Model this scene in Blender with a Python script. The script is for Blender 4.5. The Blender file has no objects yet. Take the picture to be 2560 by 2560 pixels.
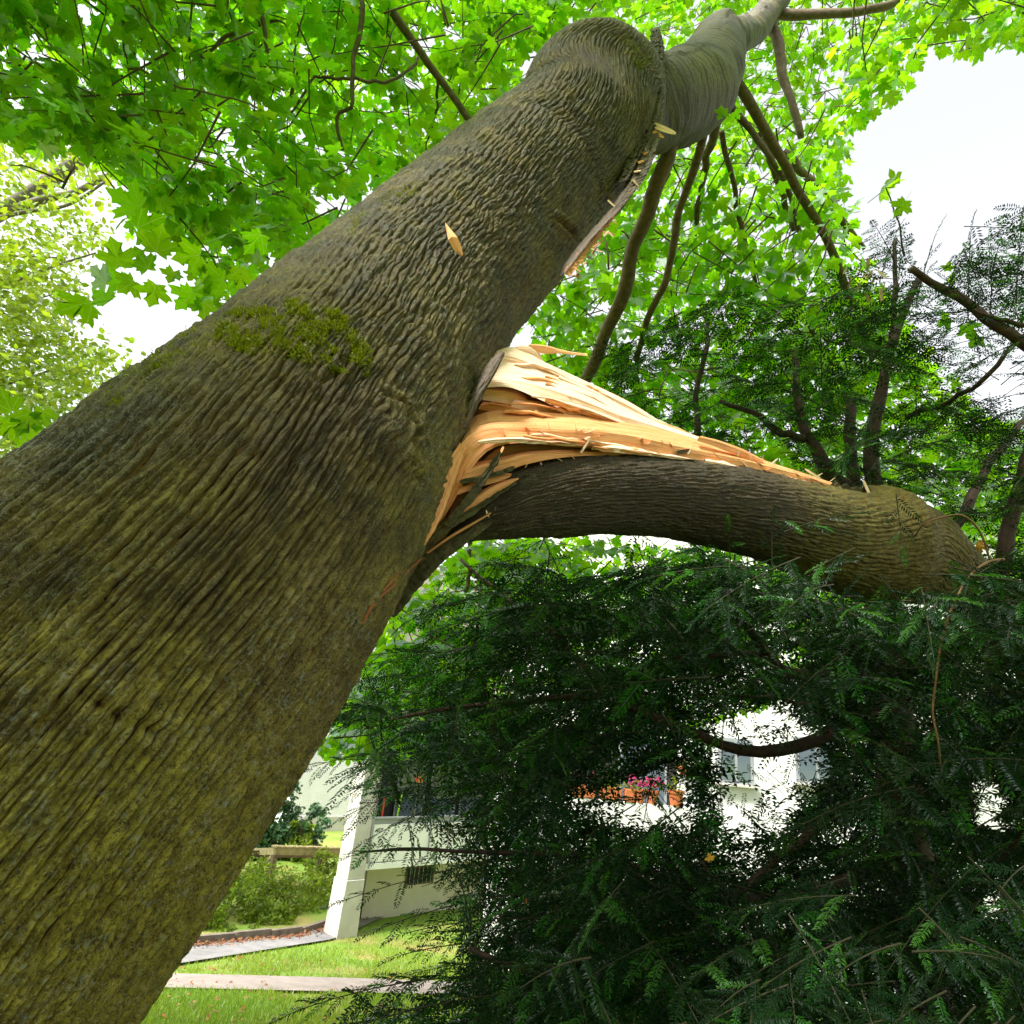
import bpy, math, random
import numpy as np
from mathutils import Vector, Matrix
from mathutils.bvhtree import BVHTree

rng = np.random.default_rng(7)
random.seed(7)
SC = bpy.context.scene
COL = SC.collection

# ------------------------------------------------------------------ camera
FPX, CX, CY = 1640.0, 1280.0, 1280.0          # focal length in pixels of the 2560 px photograph
PITCH, ROLL = math.radians(19), math.radians(5.5)
EYE = np.array([0.0, 0.0, 1.65])
_fw = np.array([0, math.cos(PITCH), math.sin(PITCH)])
_r = np.array([1.0, 0, 0])
_u = np.cross(_r, _fw)
CR = math.cos(ROLL) * _r + math.sin(ROLL) * _u
CU = math.cos(ROLL) * _u - math.sin(ROLL) * _r
cam = bpy.data.cameras.new('camera')
cam_o = bpy.data.objects.new('camera', cam)
COL.objects.link(cam_o)
cam.sensor_fit = 'HORIZONTAL'
cam.sensor_width = 36.0
cam.lens = 36.0 * FPX / 2560.0
cam.clip_start, cam.clip_end = 0.05, 2000
cam_o.matrix_world = Matrix(((CR[0], CU[0], -_fw[0], EYE[0]), (CR[1], CU[1], -_fw[1], EYE[1]),
                             (CR[2], CU[2], -_fw[2], EYE[2]), (0, 0, 0, 1)))
SC.camera = cam_o

# ------------------------------------------------------------------ light
SUN_EL, SUN_AZ = math.radians(54), math.radians(-134)     # azimuth from +Y towards +X
world = bpy.data.worlds.new('World')
SC.world = world
world.use_nodes = True
wn, wl = world.node_tree.nodes, world.node_tree.links
wn.clear()
w_out = wn.new('ShaderNodeOutputWorld')
w_bg = wn.new('ShaderNodeBackground')
w_sky = wn.new('ShaderNodeTexSky')
w_sky.sky_type = 'NISHITA'
w_sky.sun_disc = False
w_sky.sun_elevation = SUN_EL
w_sky.sun_rotation = SUN_AZ
w_sky.air_density = 1.0
w_sky.dust_density = 4.0
w_sky.ozone_density = 1.0
w_hs = wn.new('ShaderNodeHueSaturation')                # thin bright cloud: the blue is mostly washed out
w_hs.inputs['Saturation'].default_value = 0.12
wl.new(w_sky.outputs[0], w_hs.inputs['Color'])
wl.new(w_hs.outputs[0], w_bg.inputs['Color'])
w_bg.inputs['Strength'].default_value = 0.15
wl.new(w_bg.outputs[0], w_out.inputs['Surface'])

sun = bpy.data.lights.new('sun', 'SUN')
sun.energy = 2.5
sun.angle = math.radians(12)
sun.color = (1.0, 0.95, 0.87)
sun_o = bpy.data.objects.new('sun', sun)
COL.objects.link(sun_o)
sd = Vector((math.sin(SUN_AZ) * math.cos(SUN_EL), math.cos(SUN_AZ) * math.cos(SUN_EL), math.sin(SUN_EL)))
sun_o.rotation_euler = sd.to_track_quat('Z', 'Y').to_euler()
sun_o.location = (0, 0, 30)

SC.view_settings.view_transform = 'Standard'
SC.view_settings.look = 'None'
SC.view_settings.gamma = 1.0
SC.view_settings.exposure = 1.6
SC.view_settings.use_curve_mapping = False
SC.render.engine = 'CYCLES'
SC.cycles.max_bounces = 9
SC.cycles.diffuse_bounces = 4
SC.cycles.glossy_bounces = 2
SC.cycles.transmission_bounces = 6
SC.cycles.transparent_max_bounces = 8
SC.cycles.caustics_reflective = False
SC.cycles.caustics_refractive = False
SC.cycles.sample_clamp_indirect = 8.0
SC.cycles.use_denoising = True

# ------------------------------------------------------------------ pixel and vector helpers
def ray(px, py):
    return _fw + CR * ((px - CX) / FPX) + CU * (-(py - CY) / FPX)
def P(px, py, dep):
    return EYE + ray(px, py) * dep
def proj(p):
    q = np.asarray(p) - EYE
    z = q @ _fw
    zz = np.where(np.abs(z) < 1e-6, 1e-6, z)
    return CX + FPX * (q @ CR) / zz, CY - FPX * (q @ CU) / zz, z
def ground_z(y):
    y = np.asarray(y, float)
    z = -0.158 * y
    z = np.where(y > 14.8, -2.34 - 0.02 * (y - 14.8), z)
    z = np.where(y > 40, -2.844, z)
    return np.where(y < -2, 0.316, z)
def on_ground(px, py):
    r = ray(px, py)
    t = 1.0
    for _ in range(60):
        p = EYE + r * t
        t += (p[2] - float(ground_z(p[1]))) / max(-r[2], 0.02) * 0.7
    return EYE + r * t
def on_y(px, py, y):
    r = ray(px, py)
    return EYE + r * ((y - EYE[1]) / r[1])
def nrm(v):
    v = np.asarray(v, float)
    return v / (np.linalg.norm(v, axis=-1, keepdims=True) + 1e-12)
def in_poly(px, py, poly):
    px, py = np.asarray(px, float), np.asarray(py, float)
    inside = np.zeros(px.shape, bool)
    n = len(poly)
    for i in range(n):
        x1, y1 = poly[i]
        x2, y2 = poly[(i + 1) % n]
        if y1 == y2:
            continue
        c = ((y1 > py) != (y2 > py)) & (px < (x2 - x1) * (py - y1) / (y2 - y1) + x1)
        inside ^= c
    return inside
def smooth_path(pts, n):
    p = np.asarray(pts, float)
    seg = np.linalg.norm(np.diff(p[:, :3], axis=0), axis=1)
    s = np.concatenate([[0], np.cumsum(seg)])
    t = np.linspace(0, s[-1], n)
    k = np.clip(np.searchsorted(s, t, side='right') - 1, 0, len(p) - 2)
    h = s[k + 1] - s[k]
    a = ((t - s[k]) / h)[:, None]
    m = np.zeros_like(p)
    m[1:-1] = (p[2:] - p[:-2]) / (s[2:] - s[:-2])[:, None]
    m[0] = (p[1] - p[0]) / (s[1] - s[0])
    m[-1] = (p[-1] - p[-2]) / (s[-1] - s[-2])
    h = h[:, None]
    return ((2 * a**3 - 3 * a**2 + 1) * p[k] + (a**3 - 2 * a**2 + a) * h * m[k]
            + (-2 * a**3 + 3 * a**2) * p[k + 1] + (a**3 - a**2) * h * m[k + 1])

# ------------------------------------------------------------------ numpy noise
def _hash(ix, iy, seed):
    n = (ix.astype(np.int64) * 374761393 + iy.astype(np.int64) * 668265263 + seed * 1442695041) & 0xFFFFFFFF
    n = ((n ^ (n >> 13)) * 1274126177) & 0xFFFFFFFF
    n = (n ^ (n >> 16)) & 0xFFFFFFFF
    return n / 4294967295.0
def vnoise(x, y, seed=0):
    ix, iy = np.floor(x), np.floor(y)
    fx, fy = x - ix, y - iy
    fx, fy = fx * fx * (3 - 2 * fx), fy * fy * (3 - 2 * fy)
    a, b = _hash(ix, iy, seed), _hash(ix + 1, iy, seed)
    c, d = _hash(ix, iy + 1, seed), _hash(ix + 1, iy + 1, seed)
    return (a + (b - a) * fx) * (1 - fy) + (c + (d - c) * fx) * fy
def fbm(x, y, seed=0, oct=4):
    s, a, tot = 0, 1.0, 0
    for i in range(oct):
        s = s + a * vnoise(x * 2**i, y * 2**i, seed + i * 17)
        tot += a
        a *= 0.5
    return s / tot
def voronoi(x, y, seed=0, jit=0.85):
    ix, iy = np.floor(x), np.floor(y)
    f1 = np.full(x.shape, 9.0)
    f2 = np.full(x.shape, 9.0)
    idn = np.zeros(x.shape)
    ox = np.zeros(x.shape)
    for dx in (-1, 0, 1):
        for dy in (-1, 0, 1):
            cx, cy = ix + dx, iy + dy
            jx = 0.5 + (_hash(cx, cy, seed) - 0.5) * jit
            jy = 0.5 + (_hash(cx, cy, seed + 91) - 0.5) * jit
            d = np.hypot(cx + jx - x, cy + jy - y)
            nw = d < f1
            f2 = np.where(nw, f1, np.minimum(f2, d))
            idn = np.where(nw, _hash(cx, cy, seed + 203), idn)
            ox = np.where(nw, x - cx - jx, ox)
            f1 = np.where(nw, d, f1)
    return f1, f2, idn, ox
def sstep(a, b, x):
    t = np.clip((x - a) / (b - a), 0, 1)
    return t * t * (3 - 2 * t)

# ------------------------------------------------------------------ mesh helpers
def make_mesh(name, V, Q=None, T=None, uv=None, col=None, smooth=True, mats=None, mi=None):
    V = np.ascontiguousarray(V, np.float32)
    Q = np.zeros((0, 4), np.int32) if Q is None else np.asarray(Q, np.int32).reshape(-1, 4)
    T = np.zeros((0, 3), np.int32) if T is None else np.asarray(T, np.int32).reshape(-1, 3)
    me = bpy.data.meshes.new(name)
    me.vertices.add(len(V))
    me.vertices.foreach_set('co', V.ravel())
    loops = np.concatenate([Q.ravel(), T.ravel()]).astype(np.int32)
    me.loops.add(len(loops))
    me.loops.foreach_set('vertex_index', loops)
    nf = len(Q) + len(T)
    st = np.concatenate([np.arange(len(Q)) * 4, len(Q) * 4 + np.arange(len(T)) * 3]).astype(np.int32)
    me.polygons.add(nf)
    me.polygons.foreach_set('loop_start', st)
    me.polygons.foreach_set('use_smooth', np.full(nf, smooth))
    if uv is not None:
        l = me.uv_layers.new(name='UVMap')
        l.data.foreach_set('uv', np.asarray(uv, np.float32)[loops].ravel())
    if col is not None:
        c = np.ones((len(V), 4), np.float32)
        c[:, :np.asarray(col).shape[1]] = col
        at = me.attributes.new('tint', 'FLOAT_COLOR', 'POINT')
        at.data.foreach_set('color', c.ravel())
    if mi is not None:
        me.polygons.foreach_set('material_index', np.asarray(mi, np.int32))
    for m in (mats or []):
        me.materials.append(m)
    me.update(calc_edges=True)
    me.validate()
    return me
def link(name, me, parent=None):
    o = bpy.data.objects.new(name, me)
    COL.objects.link(o)
    if parent is not None:
        o.parent = parent
        o.matrix_parent_inverse = Matrix.Translation(-parent_world(parent))
    return o
def parent_world(o):      # things are Empties at their base; parts are built in world coordinates
    return Vector(o.location) if o.parent is None else Vector((0, 0, 0))
def thing(name, label, cat, loc=(0, 0, 0), group=None):
    o = bpy.data.objects.new(name, None)
    COL.objects.link(o)
    o.empty_display_size = 0.2
    o.location = tuple(float(x) for x in loc)
    tag(o, label, cat, group)
    return o
def tag(o, label=None, cat=None, group=None, kind=None):
    if label: o['label'] = label
    if cat: o['category'] = cat
    if group: o['group'] = group
    if kind: o['kind'] = kind
    return o
class MB:
    """collects polygons in world space and builds ONE mesh object"""
    def __init__(s):
        s.V, s.Q, s.T, s.uv, s.n = [], [], [], [], 0
    def add(s, V, Q=None, T=None, uv=None):
        V = np.asarray(V, float)
        if Q is not None and len(Q): s.Q.append(np.asarray(Q).reshape(-1, 4) + s.n)
        if T is not None and len(T): s.T.append(np.asarray(T).reshape(-1, 3) + s.n)
        s.V.append(V)
        s.uv.append(np.zeros((len(V), 2)) if uv is None else np.asarray(uv, float))
        s.n += len(V)
        return s
    def hexa(s, c):          # 8 corners: 4 bottom ccw, 4 top ccw
        return s.add(c, [[3, 2, 1, 0], [4, 5, 6, 7], [0, 1, 5, 4], [1, 2, 6, 5], [2, 3, 7, 6], [3, 0, 4, 7]])
    def box(s, o, ax, ay, az, x0, x1, y0, y1, z0, z1):
        o, ax, ay, az = (np.asarray(v, float) for v in (o, ax, ay, az))
        c = [o + ax * x + ay * y + az * z for z in (z0, z1) for x, y in ((x0, y0), (x1, y0), (x1, y1), (x0, y1))]
        return s.hexa(c)
    def bar(s, a, b, w, h, up=(0, 0, 1)):
        a, b = np.asarray(a, float), np.asarray(b, float)
        d = nrm(b - a)
        sd_ = nrm(np.cross(d, up))
        u = np.cross(sd_, d)
        return s.box(a, d, sd_, u, 0, np.linalg.norm(b - a), -w / 2, w / 2, -h / 2, h / 2)
    def build(s, name, mat, parent=None, smooth=False, bevel=0, col=None):
        me = make_mesh(name, np.concatenate(s.V), np.concatenate(s.Q) if s.Q else None,
                       np.concatenate(s.T) if s.T else None, np.concatenate(s.uv), col, smooth, [mat] if mat else None)
        o = link(name, me, parent)
        if bevel:
            b = o.modifiers.new('bevel', 'BEVEL')
            b.width = bevel
            b.segments = 2
            b.limit_method = 'ANGLE'
        return o
def tube(path, rad, ns=8, cap=True, up=None, flat=None):
    p = np.asarray(path, float)
    n = len(p)
    rad = np.broadcast_to(np.asarray(rad, float), (n,))
    T = nrm(np.gradient(p, axis=0))
    a = np.cross(T[0], [0.3, 0.2, 1.0])
    e = np.zeros((n, 3))
    e[0] = nrm(a)
    for i in range(1, n):
        v = e[i - 1] - T[i] * (e[i - 1] @ T[i])
        e[i] = nrm(v)
    f = np.cross(T, e)
    th = np.linspace(0, 2 * math.pi, ns, endpoint=False)
    V = p[:, None] + rad[:, None, None] * (np.cos(th)[None, :, None] * e[:, None] + np.sin(th)[None, :, None] * f[:, None])
    i, j = np.meshgrid(np.arange(n - 1), np.arange(ns), indexing='ij')
    j2 = (j + 1) % ns
    Q = np.stack([i * ns + j, i * ns + j2, (i + 1) * ns + j2, (i + 1) * ns + j], -1).reshape(-1, 4)
    L = np.concatenate([[0], np.cumsum(np.linalg.norm(np.diff(p, axis=0), axis=1))])
    uv = np.stack([np.broadcast_to(th[None] * rad.mean(), (n, ns)), np.broadcast_to(L[:, None], (n, ns))], -1).reshape(-1, 2)
    V = V.reshape(-1, 3)
    Tq = None
    if cap:
        V = np.concatenate([V, p[:1], p[-1:]])
        uv = np.concatenate([uv, [[0, 0]], [[0, L[-1]]]])
        a0, b0 = n * ns, n * ns + 1
        k = np.arange(ns)
        Tq = np.concatenate([np.stack([np.full(ns, a0), (k + 1) % ns, k], -1),
                             np.stack([np.full(ns, b0), (n - 1) * ns + k, (n - 1) * ns + (k + 1) % ns], -1)])
    return V, Q, Tq, uv

# ------------------------------------------------------------------ materials
class NT:
    def __init__(s, name):
        s.m = bpy.data.materials.new(name)
        s.m.use_nodes = True
        s.t = s.m.node_tree
        s.t.nodes.clear()
        s.out = s.t.nodes.new('ShaderNodeOutputMaterial')
    def n(s, typ, **kw):
        nd = s.t.nodes.new('ShaderNode' + typ)
        ins = kw.pop('ins', {})
        for k, v in kw.items():
            setattr(nd, k, v)
        for k, v in ins.items():
            s.set(nd.inputs[k], v)
        return nd
    def set(s, sock, v):
        if isinstance(v, bpy.types.NodeSocket):
            s.t.links.new(v, sock)
        elif isinstance(v, (tuple, list)) and len(v) == 3 and sock.type == 'RGBA':
            sock.default_value = (*v, 1)
        else:
            sock.default_value = v
    def mix(s, a, b, f, mode='MIX'):
        nd = s.n('Mix', data_type='RGBA', blend_type=mode)
        s.set(nd.inputs[0], f)
        s.set(nd.inputs[6], a)
        s.set(nd.inputs[7], b)
        return nd.outputs[2]
    def math(s, op, a, b=0.0, c=None, clamp=False):
        nd = s.n('Math', operation=op, use_clamp=clamp)
        s.set(nd.inputs[0], a)
        s.set(nd.inputs[1], b)
        if c is not None: s.set(nd.inputs[2], c)
        return nd.outputs[0]
    def maprange(s, v, a, b, c=0.0, d=1.0):
        nd = s.n('MapRange', clamp=True, ins={0: v, 1: a, 2: b, 3: c, 4: d})
        return nd.outputs[0]
    def noise(s, scale, vec=None, detail=4, rough=0.55, dist=0.0):
        nd = s.n('TexNoise', ins={'Scale': scale, 'Detail': detail, 'Roughness': rough, 'Distortion': dist})
        if vec is not None: s.t.links.new(vec, nd.inputs['Vector'])
        return nd.outputs[0]
    def mapping(s, vec, scale=(1, 1, 1), rot=(0, 0, 0)):
        nd = s.n('Mapping')
        s.t.links.new(vec, nd.inputs[0])
        nd.inputs['Scale'].default_value = scale
        nd.inputs['Rotation'].default_value = rot
        return nd.outputs[0]
    def bump(s, h, strength=0.5, dist=0.01):
        nd = s.n('Bump', ins={'Strength': strength, 'Distance': dist})
        s.t.links.new(h, nd.inputs['Height'])
        return nd.outputs[0]
    def principled(s, col, rough=0.7, spec=0.4, normal=None, **ins):
        nd = s.n('BsdfPrincipled')
        s.set(nd.inputs['Base Color'], col)
        s.set(nd.inputs['Roughness'], rough)
        s.set(nd.inputs['Specular IOR Level'], spec)
        if normal is not None: s.t.links.new(normal, nd.inputs['Normal'])
        for k, v in ins.items(): s.set(nd.inputs[k], v)
        return nd.outputs[0]
    def done(s, sh):
        s.t.links.new(sh, s.out.inputs['Surface'])
        return s.m
    @property
    def pos(s): return s.n('NewGeometry').outputs['Position']
    @property
    def uv(s): return s.n('UVMap').outputs[0]
    def tint(s):
        a = s.n('Attribute', attribute_name='tint')
        sp = s.n('SeparateColor')
        s.t.links.new(a.outputs['Color'], sp.inputs[0])
        return sp.outputs[0], sp.outputs[1], sp.outputs[2], a.outputs['Alpha']

def mat_bark():
    t = NT('furrowed_maple_bark')
    R, G, B, A = t.tint()
    pos = t.pos
    n1 = t.noise(35, pos, 5, 0.65)
    n2 = t.noise(150, pos, 5, 0.7)
    n4 = t.noise(420, pos, 3, 0.6)
    n3 = t.noise(5, pos, 3)
    ridge = t.mix((0.090, 0.048, 0.009), (0.310, 0.205, 0.080), t.maprange(n1, 0.35, 0.7))
    olive = t.mix((0.150, 0.115, 0.006), (0.42, 0.35, 0.035), t.maprange(n1, 0.35, 0.68))
    ridge = t.mix(ridge, olive, t.math('MULTIPLY', G, t.maprange(n2, 0.25, 0.6, 0.45, 1.0)))
    ridge = t.mix(ridge, t.mix(ridge, (0.022, 0.014, 0.006), 0.82), A)  # darkened by damp and by painted shade
    ridge = t.mix(ridge, (0.012, 0.008, 0.004), t.maprange(n2, 0.50, 0.34, 0, 0.8))
    orange = t.mix((0.15, 0.06, 0.008), (0.26, 0.14, 0.012), n3)
    c = t.mix((0.014, 0.009, 0.004), orange, t.maprange(R, 0.12, 0.24))
    c = t.mix(c, ridge, t.maprange(R, 0.26, 0.42))
    glint_fleck = t.math('MULTIPLY', t.maprange(n4, 0.57, 0.66), t.maprange(R, 0.45, 0.75, 0, 0.55))  # pale flecks on the ridges: wet glints painted into the colour
    c = t.mix(c, (0.42, 0.41, 0.33), glint_fleck)
    glint_spot = t.math('MULTIPLY', B, t.maprange(n2, 0.50, 0.62, 0, 0.8))  # pale spots standing in for wet glints
    c = t.mix(c, (0.27, 0.29, 0.27), glint_spot)
    rough = t.math('SUBTRACT', t.maprange(n2, 0.3, 0.7, 0.45, 0.75), t.math('MULTIPLY', A, 0.22))
    b = t.bump(t.math('ADD', t.math('MULTIPLY', n1, 1.0), t.math('ADD', t.math('MULTIPLY', n2, 0.9), t.math('MULTIPLY', n4, 0.35))), 0.95, 0.012)
    return t.done(t.principled(c, rough, 0.32, b))
def mat_smooth_bark():
    t = NT('smooth_grey_bark')
    uv, pos = t.uv, t.pos
    st = t.noise(1.0, t.mapping(uv, (9, 60, 1)), 5, 0.7, 0.6)
    big = t.noise(3.2, pos, 3)
    sp = t.noise(60, pos, 3)
    c = t.mix((0.026, 0.020, 0.012), (0.125, 0.105, 0.072), t.maprange(st, 0.36, 0.62))
    c = t.mix(c, (0.135, 0.118, 0.028), t.maprange(big, 0.42, 0.66, 0, 0.8))
    w2 = t.n('TexWave', wave_type='BANDS', bands_direction='Y', ins={'Scale': 3.2, 'Distortion': 5.0, 'Detail': 4.0, 'Detail Scale': 2.5})
    t.t.links.new(t.mapping(uv, (1.2, 2.2, 1)), w2.inputs['Vector'])
    c = t.mix(c, (0.030, 0.022, 0.014), t.maprange(w2.outputs[1], 0.22, 0.0, 0, 0.85))
    c = t.mix(c, (0.045, 0.035, 0.022), t.maprange(sp, 0.50, 0.7, 0, 0.7))
    b = t.bump(t.math('ADD', st, t.math('MULTIPLY', sp, 0.6)), 0.8, 0.012)
    return t.done(t.principled(c, 0.62, 0.4, b))
def mat_branch(name, c1, c2, rough=0.75):
    t = NT(name)
    pos = t.pos
    a = t.noise(25, pos, 4, 0.6)
    b = t.noise(120, pos, 3)
    c = t.mix(c1, c2, t.maprange(a, 0.3, 0.7))
    return t.done(t.principled(c, rough, 0.35, t.bump(t.math('ADD', a, b), 0.4, 0.004)))
def mat_wood(name='fresh_split_wood', c1=(0.74, 0.28, 0.095), c2=(0.92, 0.47, 0.23), c3=(0.55, 0.18, 0.045)):
    t = NT(name)
    uv, pos = t.uv, t.pos
    g = t.noise(1.0, t.mapping(uv, (5, 420, 1)), 4, 0.65)
    g2 = t.noise(1.0, t.mapping(uv, (2.5, 90, 1)), 3, 0.5, 0.4)
    big = t.noise(7, pos, 3)
    c = t.mix(c1, c2, t.maprange(g, 0.3, 0.7))
    c = t.mix(c, c3, t.math('MULTIPLY', t.maprange(g2, 0.5, 0.72), t.maprange(big, 0.35, 0.65, 0.1, 0.9)))
    ck = t.noise(1.0, t.mapping(uv, (3.2, 190, 1)), 3, 0.5, 0.2)
    crk = t.maprange(ck, 0.66, 0.71, 0, 0.8)
    c = t.mix(c, (c3[0] * 0.35, c3[1] * 0.35, c3[2] * 0.35), crk)
    b = t.bump(t.math('SUBTRACT', t.math('ADD', g, g2), t.math('MULTIPLY', crk, 1.5)), 0.6, 0.005)
    return t.done(t.principled(c, 0.6, 0.3, b))
def mat_leaf(name, dif, tra, gloss=0.10, veins=True, trans=0.6):
    t = NT(name)
    R, G, B, A = t.tint()
    hs = t.n('HueSaturation')
    t.set(hs.inputs['Hue'], t.maprange(R, 0, 1, 0.474, 0.508))
    t.set(hs.inputs['Value'], t.maprange(G, 0, 1, 0.62, 1.30))
    t.set(hs.inputs['Color'], dif)
    hs2 = t.n('HueSaturation')
    t.set(hs2.inputs['Hue'], t.maprange(R, 0, 1, 0.474, 0.508))
    t.set(hs2.inputs['Value'], t.maprange(G, 0, 1, 0.55, 1.25))
    t.set(hs2.inputs['Color'], tra)
    cd, ct = hs.outputs[0], hs2.outputs[0]
    if veins:
        sx = t.n('SeparateXYZ')
        t.t.links.new(t.uv, sx.inputs[0])
        ax = t.math('ABSOLUTE', sx.outputs[0])
        v = None
        for ang in (0, 48, 100):
            cx_, sy_ = math.cos(math.radians(90 - ang)), math.sin(math.radians(90 - ang))
            d = t.math('ABSOLUTE', t.math('SUBTRACT', t.math('MULTIPLY', ax, sy_), t.math('MULTIPLY', sx.outputs[1], cx_)))
            along = t.math('ADD', t.math('MULTIPLY', ax, cx_), t.math('MULTIPLY', sx.outputs[1], sy_))
            m = t.math('MULTIPLY', t.maprange(d, 0.004, 0.02, 1, 0), t.maprange(along, 0.0, 0.02))
            v = m if v is None else t.math('MAXIMUM', v, m)
        v = t.math('MULTIPLY', v, 0.55)
        cd = t.mix(cd, (0.20, 0.30, 0.07), v)
        ct = t.mix(ct, (0.45, 0.62, 0.10), v)
    bl = t.maprange(t.noise(55, t.pos, 3, 0.6), 0.60, 0.72, 0, 0.45)
    cd = t.mix(cd, (0.06, 0.05, 0.01), bl)
    ct = t.mix(ct, (0.10, 0.12, 0.004), bl)
    d = t.n('BsdfDiffuse', ins={'Color': cd})
    tr = t.n('BsdfTranslucent', ins={'Color': ct})
    gl = t.n('BsdfGlossy', ins={'Color': (0.9, 0.95, 1.0), 'Roughness': 0.45})
    m1 = t.n('MixShader', ins={0: trans})
    t.t.links.new(d.outputs[0], m1.inputs[1])
    t.t.links.new(tr.outputs[0], m1.inputs[2])
    m2 = t.n('MixShader')
    fr = t.n('Fresnel', ins={0: 1.4})
    t.set(m2.inputs[0], t.math('MULTIPLY', fr.outputs[0], gloss * 8, clamp=True))
    t.t.links.new(m1.outputs[0], m2.inputs[1])
    t.t.links.new(gl.outputs[0], m2.inputs[2])
    return t.done(m2.outputs[0])
def mat_plain(name, c1, c2=None, scale=8, rough=0.8, spec=0.3, bump=0.2, bscale=60, bdist=0.004, metal=0.0):
    t = NT(name)
    pos = t.pos
    a = t.noise(scale, pos, 5, 0.6)
    f = t.noise(bscale, pos, 4, 0.6)
    c = t.mix(c1, c2 or c1, t.maprange(a, 0.3, 0.7))
    return t.done(t.principled(c, rough, spec, t.bump(f, bump, bdist), **{'Metallic': metal}))
def mat_lawn():
    t = NT('lawn_soil_and_turf')
    pos = t.pos
    a = t.noise(0.9, pos, 4, 0.6)
    b = t.noise(22, pos, 4, 0.7)
    c = t.mix((0.12, 0.21, 0.025), (0.19, 0.29, 0.045), t.maprange(b, 0.3, 0.7))
    c = t.mix(c, (0.30, 0.24, 0.09), t.maprange(a, 0.45, 0.68, 0, 0.8))
    return t.done(t.principled(c, 0.9, 0.2, t.bump(b, 0.6, 0.03)))
def mat_glass(name, col=(0.03, 0.04, 0.045)):
    t = NT(name)
    return t.done(t.principled(col, 0.06, 0.8))

M = {}
M['bark'] = mat_bark()
M['smooth'] = mat_smooth_bark()
M['branch'] = mat_branch('maple_branch_bark', (0.065, 0.042, 0.022), (0.16, 0.115, 0.065))
M['twig'] = mat_branch('maple_twig_bark', (0.07, 0.04, 0.022), (0.13, 0.085, 0.045))
M['wood'] = mat_wood()
M['wood_pale'] = mat_wood('pale_torn_wood', (0.91, 0.55, 0.38), (0.97, 0.74, 0.59), (0.74, 0.36, 0.18))
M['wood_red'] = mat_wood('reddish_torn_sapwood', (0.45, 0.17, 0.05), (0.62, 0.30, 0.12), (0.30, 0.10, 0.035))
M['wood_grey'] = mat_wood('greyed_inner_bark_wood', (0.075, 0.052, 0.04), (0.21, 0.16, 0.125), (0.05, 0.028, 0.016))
M['leaf'] = mat_leaf('maple_leaf', (0.046, 0.152, 0.003), (0.245, 0.63, 0.002), 0.022, True, 0.73)
M['leaf_far'] = mat_leaf('far_tree_leaf', (0.13, 0.20, 0.014), (0.26, 0.42, 0.012), 0.03, False)
M['moss'] = mat_leaf('moss', (0.20, 0.24, 0.008), (0.24, 0.29, 0.008), 0.01, False, 0.35)
M['yew'] = mat_leaf('yew_needle', (0.0065, 0.030, 0.007), (0.014, 0.078, 0.006), 0.012, False, 0.30)
M['yewbark'] = mat_branch('yew_bark', (0.018, 0.010, 0.007), (0.065, 0.034, 0.020))
M['yewtwig'] = mat_branch('yew_twig', (0.018, 0.020, 0.006), (0.036, 0.030, 0.010))
M['dead'] = mat_branch('dry_vine_bark', (0.10, 0.05, 0.018), (0.20, 0.11, 0.045))
M['lawn'] = mat_lawn()
M['grass'] = mat_leaf('grass_blade', (0.18, 0.31, 0.03), (0.30, 0.45, 0.035), 0.03, False, 0.4)
M['litter'] = mat_leaf('fallen_leaf', (0.28, 0.13, 0.05), (0.24, 0.10, 0.03), 0.04, False, 0.2)
M['asphalt'] = mat_plain('worn_asphalt', (0.17, 0.165, 0.165), (0.27, 0.26, 0.26), 3, 0.9, 0.25, 0.5, 90, 0.006)
M['slab'] = mat_plain('pinkish_worn_paving', (0.24, 0.20, 0.18), (0.34, 0.29, 0.26), 4, 0.9, 0.25, 0.5, 70, 0.006)
M['kerb'] = mat_plain('weathered_kerb_concrete', (0.13, 0.105, 0.085), (0.24, 0.20, 0.16), 6, 0.9, 0.2, 0.6, 50, 0.006)
M['concrete'] = mat_plain('pale_concrete', (0.42, 0.40, 0.36), (0.54, 0.52, 0.47), 2.5, 0.85, 0.25, 0.3, 60, 0.004)
M['render'] = mat_plain('cream_wall_render', (0.52, 0.47, 0.38), (0.60, 0.56, 0.47), 1.8, 0.9, 0.2, 0.3, 70, 0.004)
M['white'] = mat_plain('white_painted_panel', (0.76, 0.76, 0.74), (0.82, 0.82, 0.80), 2, 0.6, 0.3, 0.1, 80, 0.002)
M['whitewall'] = mat_plain('white_roughcast', (0.70, 0.70, 0.73), (0.80, 0.80, 0.82), 1.6, 0.95, 0.15, 0.9, 25, 0.03)
M['metal'] = mat_plain('grey_rail_metal', (0.24, 0.26, 0.28), (0.30, 0.32, 0.34), 5, 0.45, 0.5, 0.1)
M['dark'] = mat_plain('room_shade', (0.02, 0.022, 0.022), (0.035, 0.035, 0.03), 2, 0.8, 0.2, 0.1)  # darkness of unlit rooms, put into the colour
M['glass'] = mat_glass('window_glass', (0.10, 0.13, 0.16))
M['oldwood'] = mat_plain('weathered_timber', (0.22, 0.18, 0.085), (0.40, 0.34, 0.17), 7, 0.85, 0.2, 0.5, 40, 0.006)
M['oldwood_dark'] = mat_plain('dark_weathered_timber', (0.10, 0.07, 0.045), (0.17, 0.12, 0.075), 7, 0.85, 0.2, 0.5, 40, 0.006)
M['terracotta'] = mat_plain('terracotta', (0.52, 0.15, 0.055), (0.60, 0.20, 0.08), 9, 0.7, 0.3, 0.2)
M['pink'] = mat_leaf('pink_petal', (0.70, 0.045, 0.22), (0.60, 0.05, 0.20), 0.04, False, 0.3)
M['redpole'] = mat_plain('red_painted_stick', (0.62, 0.05, 0.03), None, 5, 0.5)
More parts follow.
